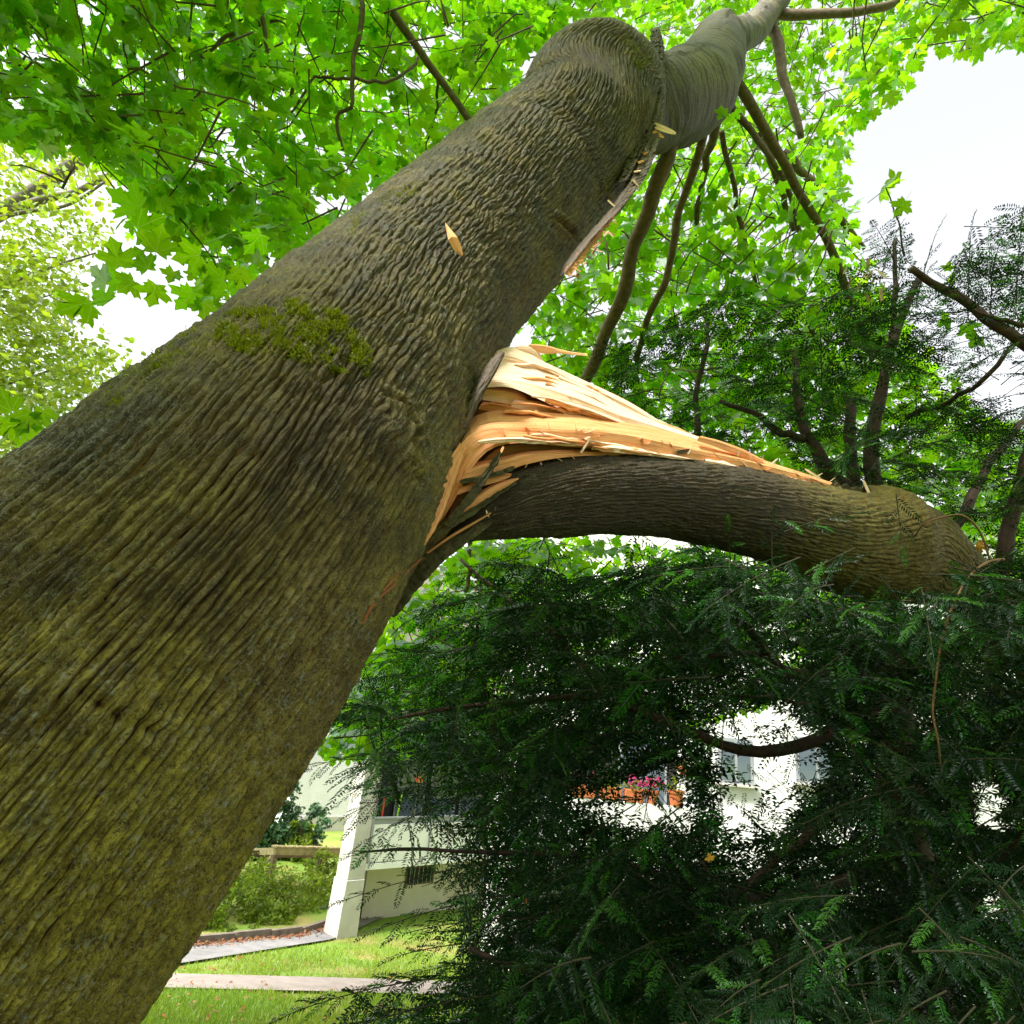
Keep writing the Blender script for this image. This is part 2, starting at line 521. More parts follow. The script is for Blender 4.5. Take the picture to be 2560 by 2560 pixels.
M['greenpole'] = mat_plain('lime_painted_stick', (0.30, 0.62, 0.03), None, 5, 0.5)
M['yellow'] = mat_plain('yellow_petal', (0.75, 0.50, 0.05), None, 5, 0.6)
M['samara'] = mat_plain('dry_winged_seed', (0.36, 0.27, 0.13), (0.46, 0.37, 0.20), 20, 0.7)
M['yellowleaf'] = mat_plain('yellowed_leaf', (0.60, 0.33, 0.04), (0.50, 0.22, 0.03), 20, 0.7)
# ================================================================== SETTING
def tag_structure(o):
    o['kind'] = 'structure'
    return o
# ground: one sheet that falls away from the tree towards the houses and reaches the horizon
xs = np.concatenate([np.linspace(-700, -40, 12), np.linspace(-36, 36, 60), np.linspace(40, 700, 12)])
ys = np.concatenate([np.linspace(-500, -20, 10), np.linspace(-16, 44, 130), np.linspace(50, 900, 14)])
gx, gy = np.meshgrid(xs, ys, indexing='ij')
gz = ground_z(gy) + 0.03 * (fbm(gx * 0.8, gy * 0.8, 3) - 0.5) * (np.hypot(gx, gy) < 60)
nx, ny = gx.shape
i, j = np.meshgrid(np.arange(nx - 1), np.arange(ny - 1), indexing='ij')
GQ = np.stack([i * ny + j, (i + 1) * ny + j, (i + 1) * ny + j + 1, i * ny + j + 1], -1).reshape(-1, 4)
tag_structure(link('lawn', make_mesh('lawn', np.stack([gx, gy, gz], -1).reshape(-1, 3), GQ, mats=[M['lawn']])))

def strip(name, left, right, mat, lift, n=60):
    l, r = smooth_path(left, n), smooth_path(right, n)
    k = np.linspace(0, 1, 6)[None, :, None]
    g = l[:, None, :2] * (1 - k) + r[:, None, :2] * k
    z = ground_z(g[..., 1]) + lift
    V = np.concatenate([g, z[..., None]], -1).reshape(-1, 3)
    i, j = np.meshgrid(np.arange(n - 1), np.arange(5), indexing='ij')
    Q = np.stack([i * 6 + j, i * 6 + j + 1, (i + 1) * 6 + j + 1, (i + 1) * 6 + j], -1).reshape(-1, 4)
    return tag_structure(link(name, make_mesh(name, V, Q, mats=[mat])))
# asphalt footpath between kerb and lawn, and the narrow crossing path
k0, k1 = on_ground(482, 2368), on_ground(829, 2316)
e0, e1 = on_ground(430, 2418), on_ground(810, 2356)
kd, ed = nrm(k1 - k0), nrm(e1 - e0)
strip('footpath', [e0 - ed * 6, e0, e1, e1 + ed * 9], [k0 - kd * 6, k0, k1, k1 + kd * 9], M['asphalt'], 0.035)
q0, q1 = on_ground(425, 2440), on_ground(760, 2448)
r0, r1 = on_ground(400, 2476), on_ground(760, 2484)
qd, rd = nrm(q1 - q0), nrm(r1 - r0)
strip('garden_path', [q0 - qd * 3, q0, q1, q1 + qd * 4, q1 + qd * 9 + np.array([0, 1.5, 0])],
      [r0 - rd * 3, r0, r1, r1 + rd * 4, r1 + rd * 9 + np.array([0, 1.5, 0])], M['slab'], 0.031)

# kerb: single stones
kerb = thing('kerb', 'low weathered concrete kerb edging the shrub bed along the asphalt path', 'kerb', k0)
side = nrm(np.array([-kd[1], kd[0], 0]))
for q in range(-4, 12):
    a = k0 + kd * (q * 0.95 + 0.01)
    b = k0 + kd * (q * 0.95 + 0.94)
    for p_ in (a, b):
        p_[2] = float(ground_z(p_[1])) + rng.uniform(-0.01, 0.012)
    mb = MB()
    up = np.array([0, 0, 1.0])
    c = []
    h = 0.15 + rng.uniform(-0.01, 0.02)
    for z in (-0.2, h):
        c += [a + up * z, b + up * z, b + side * 0.1 + up * z, a + side * 0.1 + up * z]
    mb.hexa(c)
    mb.build('kerb_stone', M['kerb'], kerb, bevel=0.008)

# ------------------------------------------------------------------ leaf scatter helper for shrubs and far trees
def frames(nv, roll):
    nv = nrm(nv)
    a = nrm(np.cross(nv, np.where(np.abs(nv[:, 2:3]) < 0.95, np.array([[0, 0, 1.0]]), np.array([[1.0, 0, 0]]))))
    b = np.cross(nv, a)
    c, s = np.cos(roll)[:, None], np.sin(roll)[:, None]
    return a * c + b * s, b * c - a * s, nv
def scatter(template, tri, pos, nv, size, roll, tintc, uvt=None):
    """template (k,3); returns V,T,uv,col for n transformed copies"""
    ex, ey, ez = frames(nv, roll)
    n, k = len(pos), len(template)
    V = pos[:, None] + size[:, None, None] * (template[None, :, 0:1] * ex[:, None] + template[None, :, 1:2] * ey[:, None]
                                              + template[None, :, 2:3] * ez[:, None])
    T = (tri[None] + (np.arange(n) * k)[:, None, None]).reshape(-1, 3)
    uv = np.tile(template[:, :2], (n, 1))
    col = np.repeat(tintc, k, axis=0)
    return V.reshape(-1, 3), T, uv, col
LEAFLET = np.array([[0, 0, 0], [0.28, 0.35, 0.06], [0.2, 0.72, 0.05], [0, 1, -0.05], [-0.2, 0.72, 0.05], [-0.28, 0.35, 0.06]])
LEAFLET_T = np.array([[0, 1, 5], [1, 2, 5], [2, 4, 5], [2, 3, 4]])
def rtint(n, lo=0.0, hi=1.0):
    return np.stack([rng.random(n), rng.uniform(lo, hi, n), rng.random(n), np.ones(n)], -1)
def clumped_crown(c, rad, nclump, nleaf, size, up=0.6, shell=0.75):
    """leaf positions in clumps over an uneven ellipsoid"""
    d = nrm(rng.normal(size=(nclump, 3)))
    cc = c + d * rad * rng.uniform(shell * 0.7, 1.05, (nclump, 1))
    per = nleaf // nclump
    k = np.repeat(np.arange(nclump), per)
    cr = rng.uniform(0.16, 0.34, nclump) * np.mean(rad)
    off = nrm(rng.normal(size=(len(k), 3))) * (rng.random((len(k), 1)) ** 0.45) * cr[k][:, None]
    off[:, 2] *= 0.75
    pos = cc[k] + off
    nv = nrm(rng.normal(size=(len(k), 3)) * 0.7 + np.array([0, 0, up]) + nrm(pos - c) * 0.6)
    tn = rtint(len(k))
    tn[:, 1] = np.clip(np.repeat(rng.random(nclump), per) * 0.6 + rng.random(len(k)) * 0.5, 0, 1)
    return pos, nv, size * rng.uniform(0.7, 1.3, len(k)), rng.uniform(0, 6.28, len(k)), tn
def foliage(name, parent, mat, pos, nv, size, roll, tn, tmpl=None, tri=None, stuff=True):
    V, T, uv, col = scatter(LEAFLET if tmpl is None else tmpl, LEAFLET_T if tri is None else tri, pos, nv, size, roll, tn)
    o = link(name, make_mesh(name, V, None, T, uv, col, True, [mat]), parent)
    if stuff: o['kind'] = 'stuff'
    return o
def stem_part(parent, pts, r0, r1, mat, name='stem', n=14, ns=7):
    p = smooth_path(pts, n)
    mb = MB()
    mb.add(*tube(p, np.linspace(r0, r1, n), ns))
    return mb.build(name, mat, parent, smooth=True)

# ------------------------------------------------------------------ apartment house with the concrete pillar (left)
D = nrm(np.array([0.70, 0.72, 0.0]))
N = np.array([D[1], -D[0], 0.0])
Z = np.array([0, 0, 1.0])
KV = N - 0.8 * D            # the plan is skewed: rooms run back parallel to the path
A0 = np.array([-2.62, 14.85, 0.0])
hL = thing('apartment_house', 'pale concrete apartment house with raised white balcony and tapering pillar beside the path', 'house', (A0[0], A0[1], -2.36))
def LB(name, mat, s0, s1, n0, n1, z0, z1, parent=None, bevel=0.006):
    return MB().box(A0, D, KV, Z, s0, s1, n0, n1, z0, z1).build(name, mat, parent or hL, bevel=bevel)
# pillar: wider foot, tapering shaft
def taper(name, mat, s0, s1, n0, n1, z0, z1, ds, dn):
    c = [A0 + D * s + N * n + Z * z0 for s, n in ((s0, n0), (s1, n0), (s1, n1), (s0, n1))]
    c += [A0 + D * s + N * n + Z * z1 for s, n in ((s0 + ds, n0), (s1, n0), (s1, n1 - dn), (s0 + ds, n1 - dn))]
    return MB().hexa(c).build(name, mat, hL, bevel=0.012)
taper('pillar_foot', M['concrete'], 0.0, 0.50, -0.46, 0.02, -2.6, -1.32, 0.06, 0.02)
taper('pillar', M['concrete'], 0.08, 0.49, -0.44, -0.02, -1.318, 5.4, 0.16, 0.06)
LB('basement_wall', M['render'], 0.5, 12, -1.6, -1.0, -2.7, -1.18)
LB('side_wall', M['render'], 0.16, 0.46, -5.0, -0.47, -2.7, 6.0)
LB('balcony_slab', M['white'], 0.47, 12, -1.7, -0.03, -1.17, -1.05)
bal = LB('balcony_parapet', M['white'], 0.50, 2.1, -0.075, -0.035, -1.03, -0.31)
for s0 in (2.115, 3.73, 5.345):
    LB('balcony_parapet', M['white'], s0, s0 + 1.6, -0.075, -0.035, -1.03, -0.31)
for s0 in (0.52, 1.95, 3.6, 5.2):
    LB('balcony_bracket', M['metal'], s0, s0 + 0.05, -0.032, -0.008, -1.14, -0.98, bevel=0.003)
rail = LB('balcony_rail', M['metal'], 0.495, 7.0, -0.10, -0.02, -0.205, -0.165)
LB('rail_infill', M['metal'], 0.54, 7.0, -0.07, -0.05, -0.308, -0.207, rail)
for s0 in (0.495, 2.1, 3.7):
    LB('rail_post', M['metal'], s0, s0 + 0.045, -0.033, -0.012, -1.0, -0.206, rail, 0.003)
LB('living_room_wall', M['dark'], 0.5, 12, -1.75, -1.72, -1.04, 1.45)
for s0 in (1.0, 2.1, 3.2):
    w = LB('balcony_window', M['metal'], s0, s0 + 0.95, -1.70, -1.66, -0.95, 1.25)
    LB('pane', M['glass'], s0 + 0.07, s0 + 0.88, -1.655, -1.645, -0.86, 1.17, w, 0)
LB('ceiling_slab', M['white'], 0.47, 12, -1.7, -0.03, 1.5, 1.66)
LB('upper_parapet', M['white'], 0.5, 12, -0.075, -0.035, 1.68, 2.5)
LB('upper_wall', M['render'], 0.5, 12, -2.4, -1.78, 1.46, 6)
cw = LB('cellar_window', M['oldwood_dark'], 1.62, 2.5, -1.0, -0.975, -1.78, -1.38)
LB('pane', M['dark'], 1.67, 2.45, -0.974, -0.968, -1.73, -1.43, cw, 0)
for q in range(6):
    LB('grille_bar', M['metal'], 1.74 + q * 0.13, 1.755 + q * 0.13, -0.966, -0.952, -1.76, -1.40, cw, 0)
# two coloured sticks and a paper windmill on the balcony
def stick(name, s, n, mat, label, lean, top):
    a = A0 + D * s + N * n + Z * -1.04
    o = MB().add(*tube(smooth_path([a, a + Z * 0.7 + D * lean * 0.5, a + Z * (top + 1.04) + D * lean], 8), 0.022, 8)).build(name, mat, smooth=True)
    return tag(o, label, 'stick')
stick('red_stick', 0.86, -0.22, M['redpole'], 'red painted stick standing behind the balcony rail', 0.02, 0.22)
stick('lime_stick', 1.22, -0.22, M['greenpole'], 'lime green stick leaning behind the balcony rail', 0.12, 0.30)
wm_c = A0 + D * 1.72 + N * -0.15 + Z * 0.62
wm = thing('toy_windmill', 'small red and yellow toy windmill on a stick above the balcony', 'toy windmill', A0 + D * 1.72 + N * -0.15 + Z * -1.04)
MB().add(*tube([wm_c - Z * 1.66, wm_c - Z * 0.8, wm_c - Z * 0.03], 0.008, 6)).build('stick', M['oldwood'], wm)
for q in range(6):
    an = q * math.pi / 3
    u1 = D * math.cos(an) + Z * math.sin(an)
    u2 = D * math.cos(an + 0.7) + Z * math.sin(an + 0.7)
    b = MB()
    b.add([wm_c, wm_c + u1 * 0.14, wm_c + u2 * 0.12 + N * 0.03, wm_c + N * 0.03], [[0, 1, 2, 3], [3, 2, 1, 0]])
    b.build('sail', M['redpole'] if q % 2 else M['yellow'], wm)

# ------------------------------------------------------------------ far white house, rough-cast gable
fa, fb = P(766, 1890, 27.0), P(1000, 1890, 30.0)
fd = nrm(np.array([fb[0] - fa[0], fb[1] - fa[1], 0]))
fn = np.array([fd[1], -fd[0], 0])
hF = thing('white_gable_house', 'tall windowless white rough-cast gable rising behind the bushes', 'house', (fa[0], fa[1], -2.6))
fbase = np.array([fa[0] - 0.35, fa[1], 0])
MB().box(fbase, fd, fn, Z, 0, 14, -8, 0, -3.2, 9.0).build('wall', M['whitewall'], hF)
MB().box(fbase, fd, fn, Z, -0.2, 14.2, -8.2, 0.2, 9.0, 9.3).build('roof_edge', M['metal'], hF)
MB().box(fbase, fd, fn, Z, -0.03, 14.03, 0.003, 0.06, -3.2, -2.1).build('plinth', M['concrete'], hF)

# ------------------------------------------------------------------ white house with flower balcony (right, behind the yew)
YW, YB = 12.4, 11.3
hR = thing('white_balcony_house', 'white rendered house with flower balcony seen through the gap in the yew', 'house', (2.4, YW, -2.0))
X, Yv = np.array([1.0, 0, 0]), np.array([0, 1.0, 0])
O0 = np.zeros(3)
def RB(name, mat, x0, x1, y0, y1, z0, z1, parent=None, bevel=0.006):
    return MB().box(O0, X, Yv, Z, x0, x1, y0, y1, z0, z1).build(name, mat, parent or hR, bevel=bevel)
rail_z = float(on_y(1645, 2012, YB)[2])
bx0 = float(on_y(1300, 2010, YB)[0])
bx1 = float(on_y(1788, 2060, YB)[0])
RB('wall', M['white'], bx0 - 0.4, 11.5, YW, YW + 0.4, -3.2, 6.5)
RB('balcony_front', M['white'], bx0, bx1, YB, YB + 0.12, rail_z - 1.0, rail_z)
RB('balcony_side', M['white'], bx1 - 0.12, bx1, YB + 0.122, YW - 0.003, rail_z - 1.0, rail_z - 0.02)
RB('balcony_floor', M['concrete'], bx0, bx1 - 0.004, YB + 0.01, YW - 0.003, rail_z - 1.14, rail_z - 1.003)
RB('balcony_base', M['concrete'], bx0 + 0.2, bx1 - 0.2, YB + 0.25, YW - 0.003, -3.0, rail_z - 1.143)
RB('roof_edge', M['concrete'], bx0 - 0.6, 11.7, YW - 0.3, YW + 0.5, 6.5, 6.75)
def rwin(px0, py0, px1, py1, name='window', sill=True, curtain=True):
    a, b = on_y(px0, py1, YW), on_y(px1, py0, YW)
    x0, x1, z0, z1 = a[0], b[0], a[2], b[2]
    w = RB(name, M['metal'], x0, x1, YW - 0.03, YW - 0.002, z0, z1)
    t_ = 0.06
    RB('pane', M['glass'], x0 + t_, (x0 + x1) / 2 - t_ / 2, YW - 0.040, YW - 0.0315, z0 + t_, z1 - t_, w, 0)
    RB('pane', M['glass'], (x0 + x1) / 2 + t_ / 2, x1 - t_, YW - 0.040, YW - 0.0315, z0 + t_, z1 - t_, w, 0)
    if sill:
        RB('sill', M['concrete'], x0 - 0.07, x1 + 0.07, YW - 0.14, YW - 0.004, z0 - 0.05, z0 - 0.003, w)
    return w
rwin(1795, 1850, 1880, 1955)
rwin(1990, 1850, 2090, 1955)
rwin(2300, 1850, 2400, 1955)
rwin(1540, 1850, 1668, 2050, 'balcony_door', False)
RB('recess_shade_panel', M['dark'], bx0 + 0.05, float(on_y(1690, 2000, YW)[0]), YW - 0.022, YW - 0.003, rail_z - 1.0, float(on_y(1600, 1845, YW)[2]))  # flat dark panel; the recess's shade is painted as its colour
dr = RB('service_door', M['whitewall'], float(on_y(1698, 1990, YW)[0]), float(on_y(1738, 1990, YW)[0]), YW - 0.03, YW - 0.002, rail_z - 1.0, float(on_y(1700, 1870, YW)[2]))
RB('downpipe', M['metal'], float(on_y(1742, 1990, YW)[0]), float(on_y(1752, 1990, YW)[0]), YW - 0.08, YW - 0.002, rail_z - 1.0, 6.4)
gr = RB('rail', M['metal'], float(on_y(1690, 2000, YB)[0]), bx1, YB + 0.03, YB + 0.06, rail_z + 0.10, rail_z + 0.13)
for q in range(7):
    xx = float(on_y(1692, 2000, YB)[0]) + q * 0.1
    RB('baluster', M['metal'], xx, xx + 0.018, YB + 0.036, YB + 0.054, rail_z, rail_z + 0.1, gr, 0)
# pots and flower boxes on the parapet
def pot_mesh(r, h):
    pr = [(0.0, 0.0), (r * 0.70, 0.0), (r * 0.93, h * 0.80), (r * 1.06, h * 0.80), (r * 1.1, h), (r * 0.93, h), (r * 0.9, h * 0.88), (0.0, h * 0.88)]
    ns = 20
    V, Q = [], []
    for q, z in pr:
        for k in range(ns):
            V.append((q * math.cos(k * 2 * math.pi / ns), q * math.sin(k * 2 * math.pi / ns), z))
    for i_ in range(len(pr) - 1):
        for k in range(ns):
            Q.append((i_ * ns + k, i_ * ns + (k + 1) % ns, (i_ + 1) * ns + (k + 1) % ns, (i_ + 1) * ns + k))
    return np.array(V), np.array(Q)
PETAL = np.array([[0, 0, 0], [0.22, 0.45, 0.12], [0, 1, 0.05], [-0.22, 0.45, 0.12]])
PETAL_T = np.array([[0, 1, 2], [0, 2, 3]])
def flowers(parent, c, spread, n, mat, size, name='blossom'):
    k = rng.integers(0, max(3, n // 12), n)
    cc = c + np.stack([rng.uniform(-1, 1, n // 12 + 3) * spread[0], rng.uniform(-1, 1, n // 12 + 3) * spread[1], rng.uniform(0.2, 1, n // 12 + 3) * spread[2]], -1)
    pos = cc[k] + rng.normal(size=(n, 3)) * 0.015
    nv = nrm(rng.normal(size=(n, 3)) + np.array([0, -0.6, 0.4]))
    return foliage(name, parent, mat, pos, nv, size * rng.uniform(0.7, 1.2, n), rng.uniform(0, 6.28, n), rtint(n, 0.3, 1), PETAL, PETAL_T, False)
def greens(parent, c, spread, n, size, name='leaves'):
    pos = c + rng.normal(size=(n, 3)) * np.array(spread)
    nv = nrm(rng.normal(size=(n, 3)) + np.array([0, -0.3, 0.6]))
    o = foliage(name, parent, M['leaf_far'], pos, nv, size * rng.uniform(0.6, 1.2, n), rng.uniform(0, 6.28, n), rtint(n))
    return o
def flower_pot(px, py, r, h, label, nfl, ng, hang=False, yy=None, mat='pink'):
    b = on_y(px, py, (yy or YB + 0.06))
    if not hang: b[2] = rail_z
    t_ = thing('flower_pot', label, 'flower pot', b)
    V, Q = pot_mesh(r, h)
    MB().add(V + b, Q).build('pot', M['terracotta'], t_, smooth=False)
    greens(t_, b + Z * (h + 0.05), (r * 0.7, r * 0.7, 0.05), ng, 0.07)
    if nfl: flowers(t_, b + Z * (h + 0.04), (r * 1.2, r, 0.15), nfl, M[mat], 0.055)
    return t_
flower_pot(1690, 2010, 0.125, 0.24, 'round terracotta pot of green sprouts at the end of the flower balcony', 0, 26)
flower_pot(1632, 2010, 0.10, 0.2, 'terracotta pot crowded with pink flowers beside the round pot', 130, 30)
flower_pot(1598, 2010, 0.10, 0.2, 'terracotta pot of mixed pink and pale flowers between box and pots', 110, 30)
def flower_box(px0, px1, label, nfl, ng):
    a, b = on_y(px0, 2010, YB + 0.06), on_y(px1, 2010, YB + 0.06)
    a[2] = b[2] = rail_z
    t_ = thing('flower_box', label, 'flower box', (a + b) / 2)
    w = (b[0] - a[0]) / 2
    c = []
    for z, k in ((0.0, 0.86), (0.19, 1.0)):
        c += [(a + b) / 2 + np.array([sx * w * (0.97 if z == 0 else 1), sy * 0.09 * k, z]) for sx, sy in ((-1, -1), (1, -1), (1, 1), (-1, 1))]
    MB().hexa(c).build('trough', M['terracotta'], t_, bevel=0.012)
    greens(t_, (a + b) / 2 + Z * 0.24, (w * 0.5, 0.05, 0.05), ng, 0.07)
    if nfl: flowers(t_, (a + b) / 2 + Z * 0.2, (w * 0.9, 0.08, 0.2), nfl, M['pink'], 0.055)
flower_box(1425, 1485, 'long terracotta flower box with magenta and white blooms on the parapet', 150, 60)
flower_box(1500, 1552, 'terracotta flower box of grey green leaves without blooms on the parapet', 0, 90)
flower_box(1560, 1585, 'short terracotta flower box with tall hot pink blooms on the parapet', 120, 40)
flower_pot(1708, 1938, 0.085, 0.15, 'small terracotta pot hanging on the white wall with trailing ivy', 0, 70, True, YW - 0.12)

# ------------------------------------------------------------------ timber footbridge behind the shrubs
fbr = thing('timber_railing', 'weathered timber railing with diagonal braces and plank cap behind the shrub bed', 'railing', P(740, 2200, 17.5) - Z * 0.3)
def BP(px, py, dp): return P(px, py, dp)
bl, bm, br_ = BP(612, 2130, 18.5), BP(688, 2128, 16.0), BP(862, 2131, 17.5)
bd = nrm(br_ - bm)
bs = nrm(np.cross(bd, Z))
mb = MB().bar(bm, br_ + bd * 1.5, 0.07, 0.16).build('front_beam', M['oldwood'], fbr, bevel=0.006)
MB().bar(bl, bm, 0.07, 0.16).build('side_beam', M['oldwood'], fbr, bevel=0.006)
bo = bm - bs * 1.4
MB().bar(bo - Z * 0.28, bo + bd * 4.2 - Z * 0.28, 0.07, 0.16).build('rear_beam', M['oldwood_dark'], fbr, bevel=0.006)
for q in range(15):
    a = bm + bd * (q * 0.15 + 0.02) + Z * 0.10 + Z * rng.uniform(-0.006, 0.006)
    MB().bar(a + bs * 0.06, a - bs * 0.14, 0.125, 0.035).build('plank', M['oldwood'], fbr)
for a, L in ((bl, 0.62), (bm, 0.66), (bm + bd * 1.42, 0.70), (bm + bd * 2.6, 0.70)):
    MB().bar(a - Z * 0.09, a - Z * (L + 1.1), 0.12, 0.12, up=bd).build('post', M['oldwood_dark'], fbr, bevel=0.006)
for a, b in ((bl + (bm - bl) * 0.06 - Z * 0.1, bl + (bm - bl) * 0.5 - Z * 0.62), (bm - (bm - bl) * 0.06 - Z * 0.1, bl + (bm - bl) * 0.45 - Z * 0.55),
             (bm + bd * 1.5 - Z * 0.1, bm + bd * 1.75 - Z * 0.5)):
    MB().bar(a, b, 0.045, 0.08).build('brace', M['oldwood'], fbr)
for q, z in ((0, 0.80), (1, 1.0)):
    MB().bar(bm + bd * 0.1 - Z * z + bs * 0.03, br_ + bd * 0.6 - Z * z + bs * 0.03, 0.05, 0.13).build('lower_board', M['oldwood'], fbr)

# ------------------------------------------------------------------ shrubs in the bed
shrub_spots = [(500, 2340, 12.6, 0.55, 'low'), (560, 2270, 13.4, 0.75, 'tall'), (628, 2240, 14.2, 0.75, 'low'), (690, 2285, 14.4, 0.70, 'tall'),
               (745, 2240, 15.0, 0.80, 'low'), (800, 2240, 15.8, 0.75, 'tall'), (600, 2195, 16.0, 0.7, 'low'), (830, 2170, 16.6, 0.6, 'low'),
               (455, 2280, 12.8, 0.8, 'low'), (680, 2310, 13.6, 0.45, 'low'), (770, 2300, 15.0, 0.45, 'low')]
SL = ['yellowing knee high shrub beside the first kerb stones', 'leafy shrub with dry grass stalks near the tree trunk', 'pale green shrub in front of the timber brace',
      'dense shrub behind the leaf litter on the kerb', 'blue green shrub below the timber beam', 'tall loose shrub touching the concrete pillar',
      'thin shrub growing up between the timber posts', 'shrub sprawling over the boards next to the pillar', 'shrub half hidden behind the leaning trunk',
      'ochre tinged low shrub leaning over the kerb', 'brownish low shrub between kerb and pillar']
for (px, py, dp, r, kd_), lab in zip(shrub_spots, SL):
    c = P(px, py, dp)
    b = np.array([c[0], c[1], float(ground_z(c[1]))])
    t_ = thing('shrub', lab, 'shrub', b, 'shrubs in the bed behind the kerb')
    pos, nv, sz, ro, tn = clumped_crown(c, np.array([r * 1.25, r * 0.9, r * 0.85]), 44, 1800, 0.085, 0.7)
    foliage('foliage', t_, M['leaf_far'], pos, nv, sz, ro, tn)
    for q in range(4):
        e = c + np.array([rng.uniform(-0.6, 0.6) * r, rng.uniform(-0.4, 0.4) * r, rng.uniform(0, 0.5) * r])
        stem_part(t_, [b + np.array([rng.uniform(-0.1, 0.1), 0, -0.05]), (b + e) / 2 + rng.normal(size=3) * 0.06, e], 0.014, 0.005, M['branch'], n=8, ns=5)
# trees behind the bridge
def simple_tree(name, label, px, py, dp, rad, ncl, nl, sz, mat, cat='tree', pole=0.12, top=None):
    c = P(px, py, dp)
    b = np.array([c[0], c[1], float(ground_z(c[1]))])
    t_ = thing(name, label, cat, b)
    pos, nv, s_, ro, tn = clumped_crown(c, np.array(rad), ncl, nl, sz)
    foliage('crown', t_, mat, pos, nv, s_, ro, tn)
    stem_part(t_, [b - Z * 0.1, (b + c) / 2 + rng.normal(size=3) * 0.08, c], pole, pole * 0.4, M['branch'], 'trunk')
    for q in range(5):
        e = c + nrm(rng.normal(size=3)) * np.array(rad) * 0.7
        stem_part(t_, [c - Z * rad[2] * 0.5, (c + e) / 2, e], pole * 0.4, 0.012, M['branch'], 'limb', n=8, ns=5)
    return t_
M['leaf_dark'] = mat_leaf('dense_dark_leaf', (0.035, 0.12, 0.03), (0.06, 0.22, 0.03), 0.10, False, 0.35)
simple_tree('round_tree', 'dense dark green round tree behind the timber railing', 672, 2040, 21, (1.15, 1.15, 1.55), 90, 7000, 0.15, M['leaf_dark'])
simple_tree('young_tree', 'small grey green tree against the white gable', 788, 2075, 22, (0.6, 0.6, 0.75), 40, 2200, 0.12, M['leaf_dark'])
simple_tree('lime_shrub', 'bright lime green shrub between the dark tree and the gable', 745, 2110, 20.5, (0.5, 0.5, 0.7), 40, 2200, 0.13, M['leaf_far'], 'shrub', 0.05)
simple_tree('lime_bush', 'bright green bush seen under the timber beam', 760, 2190, 19.8, (1.1, 0.5, 0.4), 40, 2000, 0.12, M['leaf_far'], 'bush', 0.05)
simple_tree('tall_tree', 'pale leafy tree rising beside the edge of the white gable', 690, 1880, 34, (2.0, 2.0, 3.0), 80, 5000, 0.2, M['leaf_far'])
# ------------------------------------------------------------------ grass and fallen leaves
def blades():
    px = rng.uniform(250, 1250, 52000)
    py = 2335 + (2590 - 2335) * rng.random(52000) ** 0.8
    r = _fw + CR * ((px - CX) / FPX)[:, None] + CU * (-(py - CY) / FPX)[:, None]
    t = (0 - EYE[2]) / (r[:, 2] + 0.158 * r[:, 1])
    p = EYE + r * t[:, None]
    ok = (t > 0) & (p[:, 1] < 18)
    # keep off the paths
    def sdist(a, b, q): 
        d = nrm(b - a)[:2]
        return (q[:, 0] - a[0]) * d[1] - (q[:, 1] - a[1]) * d[0]
    off1 = sdist(e0, e1, p) > 0.01
    dq, dr = sdist(q0, q1, p), sdist(r0, r1, p)
    edge = 0.05 * (fbm(p[:, 0] * 5, p[:, 1] * 5, 8) - 0.4)
    off2 = (dq < edge) | (dr > -edge)
    bare = fbm(p[:, 0] * 1.1, p[:, 1] * 1.1, 5) > 0.62
    ok &= off1 & off2 & (~bare | (rng.random(len(p)) < 0.25))
    p = p[ok]
    p[:, 2] = ground_z(p[:, 1])
    n = len(p)
    h = rng.uniform(0.035, 0.085, n)
    w = rng.uniform(0.004, 0.008, n)
    an = rng.uniform(0, 6.28, n)
    s_ = np.stack([np.cos(an), np.sin(an), np.zeros(n)], -1)
    lean = rng.normal(size=(n, 3)) * 0.35
    lean[:, 2] = 1
    V = np.stack([p - s_ * w[:, None], p + s_ * w[:, None], p + lean * h[:, None]], 1).reshape(-1, 3)
    dry = fbm(p[:, 0] * 0.9 + 7, p[:, 1] * 0.9, 11) 
    tn = rtint(n)
    tn[:, 0] = np.clip(1.2 - dry * 2 + rng.normal(size=n) * 0.2, 0, 1)
    tn[:, 1] = rng.uniform(0.3, 1, n)
    o = link('grass', make_mesh('grass', V, None, np.arange(n * 3).reshape(-1, 3), np.zeros((n * 3, 2)), np.repeat(tn, 3, 0), True, [M['grass']]))
    tag(o, 'short mown grass with dry patches on both sides of the narrow path', 'grass', None, 'stuff')
blades()
n = 900
tt = rng.uniform(-3, 6, n)
lp = k0 + kd * tt[:, None] - side * (np.abs(rng.normal(size=(n, 1))) * 0.13 + 0.02)
lp[:, 2] = ground_z(lp[:, 1]) + 0.045 + rng.random(n) * 0.02
o = foliage('leaf_litter', None, M['litter'], lp, nrm(rng.normal(size=(n, 3)) * 0.4 + np.array([0, 0, 1])), rng.uniform(0.04, 0.09, n), rng.uniform(0, 6.28, n), rtint(n))
tag(o, 'brown fallen leaves swept against the kerb on the path', 'fallen leaves', None, 'stuff')
n = 500
px, py = rng.uniform(300, 1000, n), rng.uniform(2400, 2575, n)
lp = np.array([on_ground(a, b) for a, b in zip(px[:160], py[:160])])
lp[:, 2] = ground_z(lp[:, 1]) + 0.05
o = foliage('dry_leaves', None, M['litter'], lp, nrm(rng.normal(size=(160, 3)) * 0.4 + np.array([0, 0, 1])), rng.uniform(0.03, 0.07, 160), rng.uniform(0, 6.28, 160), rtint(160))
tag(o, 'scattered dry leaves and bits lying in the lawn', 'fallen leaves', None, 'stuff')
# ================================================================== THE MAPLE
TREE_BASE = (-1.55, 0.85, -0.15)
maple = thing('maple_tree', 'huge leaning maple with furrowed mossy trunk and a torn limb splintered off', 'tree', TREE_BASE)

